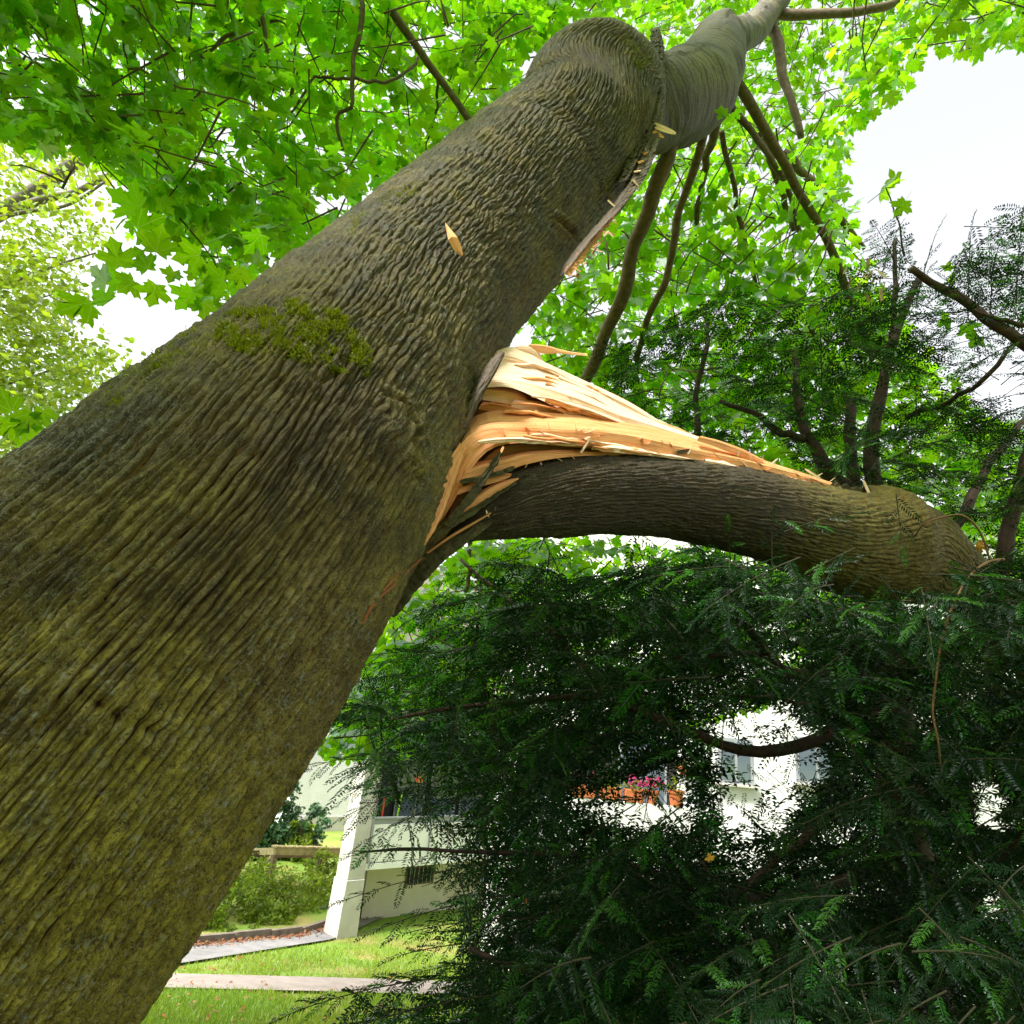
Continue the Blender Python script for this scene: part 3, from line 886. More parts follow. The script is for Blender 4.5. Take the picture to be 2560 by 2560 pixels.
def bark_tube(path4, rows_s, cols, cellw, celll, amp, slant, features=None, seed=1, lump=0.012, zone=None, rear=34, endcap=True, twist_cam=True):
    """tube with real furrowed relief; path4 = smooth path of x,y,z,r; rows_s = arc positions"""
    p4 = smooth_path(path4, 600)
    s = np.concatenate([[0], np.cumsum(np.linalg.norm(np.diff(p4[:, :3], axis=0), axis=1))])
    rows = rows_s(s, p4)
    c = np.stack([np.interp(rows, s, p4[:, k]) for k in range(4)], -1)
    rad = c[:, 3]
    c = c[:, :3]
    T = nrm(np.gradient(p4[:, :3], axis=0))
    T = nrm(np.stack([np.interp(rows, s, T[:, k]) for k in range(3)], -1))
    e1 = EYE - c
    e1 = nrm(e1 - T * np.sum(e1 * T, 1, keepdims=True))
    e2 = np.cross(T, e1)
    ks = np.linspace(-1, 1, cols)
    half = ks * 1.25 + np.sign(ks) * 0.45 * np.clip((np.abs(ks) - 0.6) / 0.4, 0, 1) ** 1.5      # finer where the bark faces the viewer
    th = np.concatenate([half, np.linspace(1.7, 2 * math.pi - 1.7, rear + 2)[1:-1]])
    nr, nc = len(rows), len(th)
    TH = np.broadcast_to(th[None], (nr, nc))
    V_ = np.broadcast_to(rows[:, None], (nr, nc))
    thw = np.where(TH > math.pi, TH - 2 * math.pi, TH)
    at_ = np.abs(thw)          # furrows stand a little wider apart towards the flanks
    U = np.sign(thw) * rad.mean() * (np.sin(0.85 * np.minimum(at_, 1.75)) / 0.85 + 0.6 * np.maximum(at_ - 1.75, 0))
    dirv = np.cos(TH)[..., None] * e1[:, None] + np.sin(TH)[..., None] * e2[:, None]
    base = c[:, None] + rad[:, None, None] * dirv
    px, py, pz = proj(base.reshape(-1, 3))
    px, py = px.reshape(nr, nc), py.reshape(nr, nc)
    u, v = U.copy(), V_.copy()
    extra = np.zeros((nr, nc))
    feats = dict(front=np.abs(thw) < 1.5, px=px, py=py, U=U, V=V_)
    if features:
        u, v, extra = features(u, v, feats)
    # furrows: long stretched cells, warped, with shingled plates and flaky tops
    wx = (fbm(u * 7, v * 3, seed + 5, 3) - 0.5)
    wy = (fbm(u * 9 + 31, v * 6, seed + 6, 3) - 0.5)
    fx = fbm(u * 40, v * 22, seed + 7, 2) - 0.5
    cl = celll(V_) if callable(celll) else celll
    cw = cellw(V_) if callable(cellw) else cellw
    x = (u + slant * v) / cw + wx * 0.9 + fx * 0.45
    yb = np.cumsum(np.broadcast_to(np.gradient(rows)[:, None] / np.mean(np.broadcast_to(cl, U.shape), 1, keepdims=True), (nr, 1)), 0) if callable(celll) else V_ / cl
    y = yb + (v - V_) / cl + wy * 0.8
    f1, f2, idn, ox = voronoi(x, y, seed, 0.95)
    e = f2 - f1
    ridge = sstep(0.0, 0.24, e)
    ph = x + 0.85 * (fbm(x * 0.22, yb * 1.1, seed + 70, 3) - 0.5) * 2 + 0.22 * (idn - 0.5)
    groove = sstep(0.04, 0.55, np.abs(np.sin(math.pi * ph)))
    brk = fbm(x * 0.5, yb * 2.2, seed + 71, 3)
    groove = 1 - (1 - groove) * (0.6 + 0.4 * sstep(0.36, 0.52, fbm(x * 0.7, yb * 3.2, seed + 72, 2))) * (1 - 0.6 * sstep(0.64, 0.74, brk))
    ridge = np.clip(0.86 * groove + 0.40 * ridge - 0.27, 0, 1)
    g1, g2, id2, _o = voronoi(x * 1.25 + 11.3, y * 3.4 + x * 0.5, seed + 3)
    r2 = sstep(0.0, 0.16, g2 - g1)
    fine = fbm(u * 260, v * 190, seed + 9, 2) - 0.5
    mid = fbm(u * 120, v * 45, seed + 19, 3) - 0.5
    am = amp(V_) if callable(amp) else amp
    big = fbm(u * 6, v * 5, seed + 60, 2)
    h = am * (ridge * (0.80 + 0.45 * (idn - 0.5)) + 0.35 * ox * ridge + 0.25 * r2 * ridge + 0.45 * fine + 0.75 * mid - 0.6) * (0.85 + 0.3 * big)
    h = h + lump * (fbm(u * 2.6, v * 2.6, seed + 40, 3) - 0.5) * 2 + extra
    pos = base + h[..., None] * dirv
    i, j = np.meshgrid(np.arange(nr - 1), np.arange(nc), indexing='ij')
    j2 = (j + 1) % nc
    Q = np.stack([i * nc + j, i * nc + j2, (i + 1) * nc + j2, (i + 1) * nc + j], -1).reshape(-1, 4)
    col = np.ones((nr, nc, 4))
    col[..., 0] = np.clip(ridge * (0.75 + 0.25 * r2) + 0.25 * mid + 0.2 * fine + np.clip(extra * 30, -1, 0), 0, 1)
    z = zone(u, v, feats) if zone else (0.4, 0.2, 0.4)
    for k in range(3):
        col[..., 1 + k] = z[k]
    V = pos.reshape(-1, 3)
    Tt = None
    if endcap:
        ctr = pos[-1].mean(0) + T[-1] * 0.0
        V = np.concatenate([V, ctr[None]])
        k = np.arange(nc)
        Tt = np.stack([np.full(nc, nr * nc), (nr - 1) * nc + k, (nr - 1) * nc + (k + 1) % nc], -1)
        col = np.concatenate([col.reshape(-1, 4), [[0.3, 0.2, 0, 0.5]]])
    uv = np.stack([U, V_], -1).reshape(-1, 2)
    if endcap: uv = np.concatenate([uv, [[0, 0]]])
    return V, Q, Tt, uv, col.reshape(-1, 4), pos, feats

trunk_path = [(-1.62, 0.82, -0.35, 0.66), (-1.36, 0.93, 0.25, 0.50), (-1.08, 1.09, 0.92, 0.435), (-0.873, 1.216, 1.372, 0.42), (-0.753, 1.293, 1.656, 0.409),
              (-0.636, 1.434, 1.989, 0.397), (-0.539, 1.701, 2.489, 0.386), (-0.402, 2.118, 3.249, 0.374), (*P(1310, 484, 3.185), 0.395)]
for (px, py, dp, r) in ((1440, 360, 3.42, 0.385), (1484, 262, 3.56, 0.375), (1506, 222, 3.62, 0.345), (1522, 192, 3.66, 0.28), (1531, 177, 3.68, 0.18), (1534, 171, 3.69, 0.04)):
    trunk_path.append((*P(px, py, dp), r))
def trunk_rows(s, p4):
    _, _, dp = proj(p4[:, :3])
    dens = 1.0 / np.clip(dp, 0.55, 5)
    dens = np.where(p4[:, 2] < 0.9, 0.12, dens)
    cs = np.concatenate([[0], np.cumsum((dens[1:] + dens[:-1]) / 2 * np.diff(s))])
    return np.interp(np.linspace(0, cs[-1], 530), cs, s)
def at_px(f, px, py):
    d = np.hypot(f['px'] - px, f['py'] - py) + np.where(f['front'], 0, 1e6)
    k = np.unravel_index(np.argmin(d), d.shape)
    return f['U'][k], f['V'][k]
def segd(u, v, a, b):
    ab = np.array(b) - np.array(a)
    t = np.clip(((u - a[0]) * ab[0] + (v - a[1]) * ab[1]) / (ab @ ab), 0, 1)
    return np.hypot(u - a[0] - t * ab[0], v - a[1] - t * ab[1]), t
def trunk_features(u, v, f):
    ex = np.zeros_like(u)
    uu, vv = u.copy(), v.copy()
    for (px, py, R_, tw, bm_) in ((960, 1075, 0.06, 0.6, 0.018), (1330, 690, 0.08, 0.3, 0.012), (1230, 560, 0.08, -0.5, 0.004)):
        a, b = at_px(f, px, py)
        du, dv = u - a, v - b
        w = np.exp(-(du**2 + dv**2 * 0.6) / R_**2)
        an = w * tw
        uu += w * (du * np.cos(an) - dv * np.sin(an) - du)
        vv += w * (du * np.sin(an) + dv * np.cos(an) - dv)
        ex += bm_ * w
    for pts, wd, dpth in (([(205, 1735), (290, 1790), (380, 1830), (440, 1850)], 0.006, 0.009), ([(950, 985), (1000, 1010), (1030, 1080), (1010, 1150)], 0.008, 0.012),
                          ([(1010, 1150), (1040, 1200)], 0.010, 0.012), ([(1395, 545), (1440, 590)], 0.012, 0.02), ([(900, 860), (850, 930), (800, 950)], 0.008, 0.010)):
        for q in range(len(pts) - 1):
            d, t = segd(u, v, at_px(f, *pts[q]), at_px(f, *pts[q + 1]))
            d = d + 0.006 * (fbm(u * 60, v * 60, 77) - 0.5)
            ex -= dpth * np.exp(-(d / wd)**2)
            ex += dpth * 0.5 * np.exp(-((d - 2.2 * wd) / wd)**2)
    return uu, vv, ex
def trunk_zone(u, v, f):
    px, py = f['px'], f['py']
    n = fbm(u * 3.5, v * 2.5, 55, 4)
    n2 = fbm(u * 14, v * 14, 65, 3)
    low = sstep(1500, 2300, py + 0.35 * (px - 400))
    algae = np.clip(0.42 + 0.6 * low + (n - 0.5) * 1.5, 0, 1)
    mossy = np.exp(-(((px - 740) / 190)**2 + ((py - 850) / 75)**2)) + 0.8 * np.exp(-(((px - 400) / 150)**2 + ((py - 920 + (px - 400) * 0.5) / 60)**2))
    algae = np.clip(algae + mossy * 0.9, 0, 1)
    wet_shade = np.clip(0.42 - 0.8 * low + (n2 - 0.5) * 1.2 + 0.35 * sstep(1600, 700, py + 0.5 * px - 300), 0, 1)  # damp bark, plus upper-left canopy shade painted in as darkening
    glint_spot = np.clip(sstep(0.56, 0.64, fbm(u * 95, v * 95, 75, 3)) * sstep(0.45, 0.65, fbm(u * 3, v * 3, 85, 3) + 0.08), 0, 1)  # pale spots imitating wet glints, painted into the colour
    return algae, glint_spot, wet_shade
V, Q, T3, uv, col, tpos, tf = bark_tube(trunk_path, trunk_rows, 490, lambda v: 0.0142 + 0.0075 * sstep(1.8, 4.0, v), lambda v: 0.26 - 0.12 * sstep(2.0, 3.6, v), lambda v: 0.0120,
                                        0.08, trunk_features, 11, 0.014, trunk_zone)
trunk = link('trunk', make_mesh('trunk', V, Q, T3, uv, col, True, [M['bark']]), maple)
# a coarse copy for casting rays onto the trunk
sub = tpos[::5, ::5]
nr_, nc_ = sub.shape[:2]
i, j = np.meshgrid(np.arange(nr_ - 1), np.arange(nc_ - 1), indexing='ij')
bvh = BVHTree.FromPolygons([Vector(v) for v in sub.reshape(-1, 3)], np.stack([i * nc_ + j, i * nc_ + j + 1, (i + 1) * nc_ + j + 1, (i + 1) * nc_ + j], -1).reshape(-1, 4).tolist())
def on_trunk(px, py):
    r = nrm(ray(px, py))
    h = bvh.ray_cast(Vector(EYE), Vector(r))
    if h[0] is None:
        return None, None
    n_ = np.array(h[1])
    if n_ @ r > 0: n_ = -n_
    return np.array(h[0]), n_

# ---- the torn limb: bark shell that thickens to a whole log where it rests over the yew
limb_px = [(1120, 1350, 1.76, 8), (1160, 1322, 1.77, 26), (1200, 1300, 1.79, 46), (1245, 1280, 1.82, 66), (1300, 1259, 1.87, 82), (1400, 1240, 1.97, 98), (1521, 1234, 2.10, 101), (1700, 1247, 2.32, 103), (1900, 1287, 2.60, 114),
           (2077, 1342, 2.85, 126), (2190, 1370, 3.02, 138), (2262, 1382, 3.12, 128), (2325, 1410, 3.22, 100), (2395, 1452, 3.36, 78), (2470, 1508, 3.52, 70), (2600, 1640, 3.8, 70), (2760, 1900, 4.3, 70)]
limb_path = [(*P(a, b, d), w * d / FPX * 0.98) for a, b, d, w in limb_px]
def limb_zone(u, v, f):  # shaded torn end painted darker, lit far end painted olive
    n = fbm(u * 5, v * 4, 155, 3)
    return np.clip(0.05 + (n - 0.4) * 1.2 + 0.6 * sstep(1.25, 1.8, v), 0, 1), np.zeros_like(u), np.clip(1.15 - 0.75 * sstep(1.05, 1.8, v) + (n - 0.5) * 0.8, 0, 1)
def limb_features(u, v, f):
    a, b = at_px(f, 2285, 1285)
    du, dv = u - a, v - b
    w = np.exp(-(du**2 + dv**2) / 0.095**2)
    return u + 0.25 * w * du, v + 0.25 * w * dv, 0.065 * w
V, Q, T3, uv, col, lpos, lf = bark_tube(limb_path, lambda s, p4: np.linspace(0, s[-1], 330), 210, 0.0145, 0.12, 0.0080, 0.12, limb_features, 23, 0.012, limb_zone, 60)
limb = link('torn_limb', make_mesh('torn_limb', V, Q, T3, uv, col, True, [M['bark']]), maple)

# ---- smooth grey stem that still stands behind the stump
st_pts = [(*P(1560, 310, 3.75), 0.22), (*P(1640, 262, 3.88), 0.255), (*P(1700, 246, 4.02), 0.26), (*P(1752, 213, 4.25), 0.240), (*P(1784, 142, 4.52), 0.205), (*P(1800, 96, 4.82), 0.165), (*P(1846, 92, 5.4), 0.128),
          (*P(1890, 68, 6.3), 0.132), (*P(1930, 14, 7.2), 0.128), (*P(2000, -90, 8.6), 0.115), (*P(2100, -300, 10.2), 0.09)]
sp4 = smooth_path(st_pts, 240)
Vs, Qs, Ts, uvs = tube(sp4[:, :3], sp4[:, 3], 72)
cen = np.repeat(sp4[:, :3], 72, 0)
dv_ = nrm(Vs[:-2] - cen)
L_ = uvs[:-2, 1]
U_ = uvs[:-2, 0]
fold = np.abs(np.sin(L_ * 34 + 2.2 * fbm(U_ * 5, L_ * 3, 4) * 3)) ** 0.5
hh = 0.03 * (fbm(U_ * 4, L_ * 4, 33, 3) - 0.5) * 2 + 0.014 * (fbm(U_ * 9, L_ * 12, 31, 4) - 0.5) * 2 + 0.022 * (fold - 0.7) * np.clip(1.25 - L_ * 0.9, 0.12, 1)
Vs[:-2] += dv_ * hh[:, None]
stem = link('standing_stem', make_mesh('standing_stem', Vs, Qs, Ts, uvs, None, True, [M['smooth']]), maple)

# ---- branches (pixel, pixel, depth) and widths
BR = []
def branch(pts, w0, w1, mat='branch', wob=0.012, n=26, name='branch', ns=9):
    p = smooth_path([P(*q) for q in pts], n)
    d = proj(p)[2]
    r = np.linspace(w0, w1, n) / 2 * d / FPX
    k = np.arange(n)
    p = p + wob * (np.stack([vnoise(k * 0.45, k * 0 + q, int(abs(pts[0][0])) + q * 7) for q in range(3)], -1) - 0.5) * 2
    r = r * (1 + 0.16 * (vnoise(k * 0.8, k * 0, int(abs(pts[0][1])) + 5) - 0.4))
    BR.append(p)
    mb = MB()
    mb.add(*tube(p, r, ns))
    return mb.build(name, M[mat], maple, smooth=True)
branch([(1690, 300, 3.95), (1672, 380, 4.0), (1640, 460, 4.1), (1622, 530, 4.2), (1580, 620, 4.35), (1560, 720, 4.5), (1530, 800, 4.7), (1490, 900, 4.9), (1440, 1010, 5.2), (1415, 1160, 5.6)], 40, 23)
branch([(1770, 300, 4.3), (1745, 390, 4.4), (1705, 500, 4.6), (1690, 590, 4.75), (1665, 690, 4.9), (1628, 775, 5.1), (1590, 900, 5.4)], 22, 14)
branch([(1800, 280, 4.6), (1782, 340, 4.7), (1765, 400, 4.9), (1740, 560, 5.4)], 24, 12)
branch([(1838, 205, 4.6), (1880, 262, 4.7), (1930, 360, 4.85), (1985, 460, 5.0), (2040, 545, 5.2), (2085, 640, 5.4), (2140, 790, 5.7), (2180, 900, 6.0)], 27, 16)
branch([(1815, 250, 4.8), (1880, 330, 5.0), (1930, 400, 5.3), (1985, 520, 5.6), (2010, 640, 6.0)], 18, 11)
branch([(1800, 330, 5.0), (1830, 450, 5.3), (1850, 560, 5.6), (1885, 700, 5.9), (1905, 840, 6.2)], 14, 9)
branch([(1900, 330, 5.6), (1935, 430, 5.8), (1968, 520, 6.0), (1985, 580, 6.1)], 17, 13)
branch([(1925, 50, 7.2), (1950, 120, 7.0), (1955, 190, 6.9), (1985, 270, 6.8), (2000, 345, 6.8)], 30, 16)
branch([(1925, 30, 7.3), (1990, 36, 7.2), (2060, 33, 7.1), (2130, 30, 7.0), (2215, 14, 7.0), (2330, -40, 7.2)], 27, 15)
branch([(2262, 640, 4.7), (2248, 560, 4.65), (2228, 500, 4.6), (2212, 462, 4.6)], 5, 3, 'twig', 0.006, 12, 'twig', 5)
branch([(1960, 380, 6.2), (2060, 490, 6.2), (2110, 560, 6.3), (2160, 620, 6.4)], 22, 14)
branch([(2015, 800, 5.9), (2040, 860, 6.0), (2075, 930, 6.2)], 20, 14)
branch([(920, -80, 4.6), (975, 20, 4.6), (1050, 130, 4.7), (1110, 215, 4.8), (1185, 320, 4.9), (1260, 440, 5.1)], 21, 14)
branch([(910, -60, 4.4), (895, 90, 4.4), (880, 190, 4.4), (876, 262, 4.4), (845, 285, 4.45), (838, 320, 4.45), (855, 375, 4.5)], 15, 8, ns=7)
branch([(882, 195, 4.4), (825, 196, 4.4), (785, 190, 4.4), (765, 225, 4.4), (730, 277, 4.45), (700, 290, 4.45)], 9, 5, ns=6)
branch([(882, 188, 4.4), (920, 204, 4.4), (975, 200, 4.45), (1015, 180, 4.5), (1048, 146, 4.6)], 9, 8, ns=6)
branch([(630, -60, 4.2), (642, 10, 4.2), (655, 60, 4.2), (668, 130, 4.25)], 17, 9, ns=7)
branch([(652, 58, 4.2), (612, 66, 4.2), (560, 100, 4.2), (502, 137, 4.25)], 12, 8, ns=6)
branch([(318, 165, 3.7), (440, 210, 3.7), (560, 240, 3.8), (655, 272, 3.9)], 6, 4, ns=6)
branch([(1095, 200, 4.9), (1090, 280, 5.0), (1062, 380, 5.1)], 8, 4, ns=6)
branch([(1170, 1300, 6.0), (1175, 1400, 6.0), (1165, 1480, 6.0)], 14, 10)
for q in range(42):
    a = (rng.uniform(50, 1250), rng.uniform(20, 480), rng.uniform(3.8, 5.5))
    if a[1] > 800 - a[0] * 0.62: continue
    an = rng.uniform(0, 6.28)
    l = rng.uniform(60, 170)
    branch([a, (a[0] + l * 0.5 * math.cos(an), a[1] + l * 0.5 * math.sin(an) + rng.uniform(-15, 15), a[2]), (a[0] + l * math.cos(an), a[1] + l * math.sin(an), a[2] + rng.uniform(-0.3, 0.3))],
           rng.uniform(4, 7), 2.5, 'twig', 0.01, 10, 'twig', 5)
for q in range(30):
    a = (rng.uniform(1500, 2100), rng.uniform(350, 1000), rng.uniform(4.6, 6.5))
    an = rng.uniform(0, 6.28)
    l = rng.uniform(60, 150)
    branch([a, (a[0] + l * 0.5 * math.cos(an), a[1] + l * 0.5 * math.sin(an) + rng.uniform(-15, 15), a[2]), (a[0] + l * math.cos(an), a[1] + l * math.sin(an), a[2] + rng.uniform(-0.3, 0.3))],
           rng.uniform(4, 7), 2.5, 'twig', 0.01, 10, 'twig', 5)

# ---- split wood: lofted planks with fibrous faces
def loft(name, st, mat, parent=maple, n=70, sub=7, fib=0.004, seed=1, rough=0.0):
    """st: stations of k (px,py,depth) corners; smooth along, ridged along the grain"""
    A = np.array([[P(*c) for c in s_] for s_ in st])
    nst, k = A.shape[:2]
    flat = smooth_path(A.reshape(nst, -1), n) if nst > 2 else np.linspace(A[0].ravel(), A[-1].ravel(), n)
    A = flat.reshape(n, k, 3)
    t = np.arange(sub) / sub
    R = np.concatenate([A[:, q:q + 1] * (1 - t)[None, :, None] + A[:, (q + 1) % k:(q + 1) % k + 1] * t[None, :, None] for q in range(k)], 1)
    m = R.shape[1]
    cen = R.mean(1, keepdims=True)
    d = nrm(R - cen)
    L = np.concatenate([[0], np.cumsum(np.linalg.norm(np.diff(cen[:, 0], axis=0), axis=1))])
    a, l = np.meshgrid(np.arange(m), L, indexing='xy')
    ns_ = fbm(a * 0.9, l * 7, seed, 3) - 0.5
    ns2 = vnoise(a * 2.3, l * 3, seed + 4) - 0.5
    corner = (a % sub) == 0
    R = R + d * (fib * (ns_ * 2 + ns2))[..., None] * np.where(corner, 0.5, 1)[..., None]
    if rough:
        R = R + d * (rough * ((fbm(a * 0.55, l * 60, seed + 8, 3) - 0.5) * 2 + (vnoise(a * 1.7, l * 130, seed + 9) - 0.5)))[..., None]
    i, j = np.meshgrid(np.arange(n - 1), np.arange(m), indexing='ij')
    Qd = np.stack([i * m + j, i * m + (j + 1) % m, (i + 1) * m + (j + 1) % m, (i + 1) * m + j], -1).reshape(-1, 4)
    V = R.reshape(-1, 3)
    per = np.concatenate([[0], np.cumsum(np.linalg.norm(np.diff(R[n // 2], axis=0), axis=1))])
    uv = np.stack([np.broadcast_to(L[:, None], (n, m)), np.broadcast_to(per[None], (n, m))], -1).reshape(-1, 2) + seed * 1.37
    V = np.concatenate([V, R[:1].mean(1), R[-1:].mean(1)])
    uv = np.concatenate([uv, [[0, 0]], [[0, 0]]])
    kk = np.arange(m)
    Tt = np.concatenate([np.stack([np.full(m, n * m), (kk + 1) % m, kk], -1), np.stack([np.full(m, n * m + 1), (n - 1) * m + kk, (n - 1) * m + (kk + 1) % m], -1)])
    me = make_mesh(name, V, Qd, Tt, uv, None, False, [M[mat]])
    return link(name, me, parent)
def dA(x):          # depth of the torn face along the limb
    return np.interp(x, [1000, 1130, 1300, 1521, 1700, 1900, 2080, 2200], [1.70, 1.73, 1.80, 2.02, 2.24, 2.50, 2.74, 2.9])
def plank(name, rows, mat, back=0.12, **kw):
    """rows: (front bottom, front top, rear top) pixels; rear bottom follows"""
    st = []
    for fb_, ft_, bt_ in rows:
        d = float(dA(fb_[0]))
        kf = kw.get('doff', 0.0)
        st.append([(*fb_, d + kf), (*ft_, d + kf + 0.004), (*bt_, d + kf + back), (fb_[0], fb_[1] - 6, d + kf + back * 1.1)])
    kw.pop('doff', None)
    return loft(name, st, mat, **kw)
plank('split_plank', [((1062, 1352), (1050, 1340), (1046, 1330)), ((1108, 1296), (1085, 1268), (1078, 1255)), ((1150, 1225), (1120, 1182), (1112, 1165)), ((1186, 1162), (1152, 1112), (1146, 1090)),
       ((1228, 1122), (1190, 1078), (1178, 1046)), ((1290, 1108), (1256, 1068), (1242, 1026)), ((1397, 1115), (1400, 1073), (1402, 1034)), ((1500, 1123), (1500, 1079), (1505, 1047)),
       ((1600, 1133), (1600, 1094), (1610, 1064)), ((1700, 1143), (1700, 1117), (1705, 1088)), ((1850, 1167), (1850, 1148), (1850, 1133)), ((1980, 1194), (1980, 1182), (1982, 1174)), ((2085, 1220), (2085, 1213), (2086, 1208))],
      'wood', back=0.13, seed=3)
plank('split_plank', [((1200, 970), (1205, 950), (1215, 920)), ((1272, 968), (1250, 950), (1262, 905)), ((1355, 1001), (1320, 958), (1350, 925)), ((1438, 1038), (1438, 994), (1450, 962)), ((1540, 1058), (1540, 1034), (1562, 1018)),
       ((1640, 1078), (1640, 1066), (1660, 1062)), ((1760, 1112), (1760, 1104), (1770, 1100))], 'wood_pale', back=0.16, seed=5, doff=0.16)
plank('split_plank', [((1215, 935), (1222, 905), (1232, 880)), ((1262, 915), (1268, 890), (1285, 868)), ((1340, 935), (1350, 918), (1362, 905)), ((1440, 985), (1450, 958), (1460, 950)), ((1550, 1032), (1560, 1008), (1568, 1002)), ((1660, 1078), (1665, 1068), (1668, 1064))],
      'wood_pale', back=0.08, seed=8, doff=0.33)
# dark orange hollow between the two planks
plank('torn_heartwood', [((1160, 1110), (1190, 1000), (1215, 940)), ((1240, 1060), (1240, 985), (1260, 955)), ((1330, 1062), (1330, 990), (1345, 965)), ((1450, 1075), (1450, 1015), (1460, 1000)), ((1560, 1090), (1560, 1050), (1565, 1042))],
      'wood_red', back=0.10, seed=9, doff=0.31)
for rows, mt, do, sd_ in (([((1205, 1000), (1212, 972), (1218, 966)), ((1280, 1012), (1290, 985), (1296, 980)), ((1335, 1028), (1338, 1020), (1340, 1018))], 'wood_pale', 0.22, 31),
                          ([((1275, 1020), (1285, 1000), (1292, 996)), ((1350, 1035), (1360, 1012), (1366, 1008)), ((1440, 1048), (1442, 1040), (1444, 1038))], 'wood_pale', 0.20, 32),
                          ([((1195, 1022), (1205, 1008), (1210, 1004)), ((1260, 1034), (1268, 1018), (1272, 1014)), ((1330, 1046), (1332, 1040), (1333, 1038))], 'wood', 0.17, 33),
                          ([((1230, 1000), (1232, 994), (1236, 990)), ((1300, 1030), (1303, 1022), (1306, 1020)), ((1380, 1050), (1382, 1046), (1384, 1044))], 'wood_red', 0.24, 34)):
    plank('shard', rows, mt, back=0.03, seed=sd_, doff=do, n=30, sub=4, fib=0.002)
# dark underside hollow between the main plank and the bark shell
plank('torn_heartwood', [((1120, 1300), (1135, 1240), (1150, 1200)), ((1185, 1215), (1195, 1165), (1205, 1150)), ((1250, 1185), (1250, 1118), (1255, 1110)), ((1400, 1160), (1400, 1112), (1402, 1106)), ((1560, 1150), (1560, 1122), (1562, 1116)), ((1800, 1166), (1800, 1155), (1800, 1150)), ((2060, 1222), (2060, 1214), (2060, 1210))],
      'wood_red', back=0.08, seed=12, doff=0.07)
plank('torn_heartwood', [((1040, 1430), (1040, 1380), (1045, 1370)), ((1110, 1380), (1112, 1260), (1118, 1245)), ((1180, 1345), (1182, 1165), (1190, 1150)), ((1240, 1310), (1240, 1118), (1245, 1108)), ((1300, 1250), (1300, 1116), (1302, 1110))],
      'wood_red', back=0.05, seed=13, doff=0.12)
# pale planks sloping down to the bark edge of the limb
plank('split_plank', [((1150, 1206), (1165, 1176), (1170, 1160)), ((1210, 1192), (1230, 1158), (1236, 1146)), ((1268, 1176), (1290, 1142), (1300, 1132)), ((1335, 1156), (1345, 1134), (1350, 1126)), ((1430, 1142), (1440, 1130), (1445, 1124)), ((1560, 1138), (1560, 1134), (1562, 1130))],
      'wood', back=0.05, seed=14, doff=0.0, n=50)
plank('split_plank', [((1142, 1238), (1146, 1222), (1150, 1214)), ((1200, 1218), (1206, 1198), (1212, 1190)), ((1258, 1200), (1262, 1188), (1266, 1182)), ((1276, 1192), (1278, 1188), (1280, 1184))], 'wood', back=0.04, seed=15, doff=-0.01, n=40)
plank('split_plank', [((1130, 1318), (1134, 1300), (1140, 1290)), ((1180, 1285), (1178, 1255), (1184, 1240)), ((1230, 1250), (1232, 1218), (1240, 1206)), ((1276, 1214), (1280, 1200), (1284, 1196)), ((1296, 1198), (1297, 1195), (1298, 1193))], 'wood', back=0.04, seed=16, doff=-0.02, n=40)
# long lever pieces lying along the top of the limb
plank('split_plank', [((1742, 1102), (1748, 1092), (1752, 1090)), ((1790, 1118), (1795, 1104), (1800, 1102)), ((1850, 1142), (1853, 1126), (1858, 1123)), ((1905, 1158), (1907, 1152), (1910, 1150))], 'wood', back=0.03, seed=18, doff=0.03, n=40, fib=0.002)
# block and long splinter on top
plank('broken_block', [((1266, 905), (1272, 875), (1282, 868)), ((1300, 918), (1306, 866), (1318, 864)), ((1338, 926), (1338, 880), (1345, 876)), ((1352, 914), (1356, 906), (1358, 902))], 'wood_pale', back=0.09, seed=20, doff=0.40, n=30, fib=0.007)
plank('splinter', [((1318, 872), (1322, 862), (1325, 860)), ((1356, 884), (1362, 866), (1366, 864)), ((1400, 884), (1402, 876), (1404, 874)), ((1468, 890), (1469, 888), (1470, 888))], 'wood', back=0.02, seed=21, doff=0.42, n=30, sub=3, fib=0.002)
# a fan of jagged shards lying over the torn faces
def shard(x0, x1, t, w, seed, mat, lift):
    tx = [1180, 1215, 1350, 1480, 1600, 1760, 2080]
    tb = [930, 900, 912, 972, 1042, 1100, 1210]
    bb = [1120, 1104, 1110, 1120, 1133, 1155, 1217]
    dt, dd = [0, 0.08, 0.3, 0.5, 0.6, 0.8, 1.0], [0.0, 0.0, 0.10, 0.17, 0.14, 0.24, 0.36]
    r_ = np.random.default_rng(seed)
    st_ = []
    nst = 7
    for k_ in range(nst):
        f_ = k_ / (nst - 1)
        x_ = x0 + (x1 - x0) * f_
        tt_ = t + (r_.random() - 0.5) * 0.03
        y_ = np.interp(x_, tx, bb) * (1 - tt_) + np.interp(x_, tx, tb) * tt_
        d_ = float(dA(x_)) + float(np.interp(tt_, dt, dd)) - lift - 0.01 * r_.random()
        ww = w * (0.35 + 0.65 * math.sin(math.pi * min(1, 0.18 + f_ * 0.82)) ** 0.8) * r_.uniform(0.6, 1.25)
        if k_ == nst - 1: ww = 0.5
        st_.append([(x_, y_ + ww, d_), (x_ + 2, y_ - ww * 0.3, d_ - 0.006), (x_ + 3, y_ - ww, d_ + 0.018), (x_, y_ + ww * 0.4, d_ + 0.03)])
    return loft('shard', st_, mat, n=44, sub=3, seed=seed, fib=0.0022, rough=0.0016)
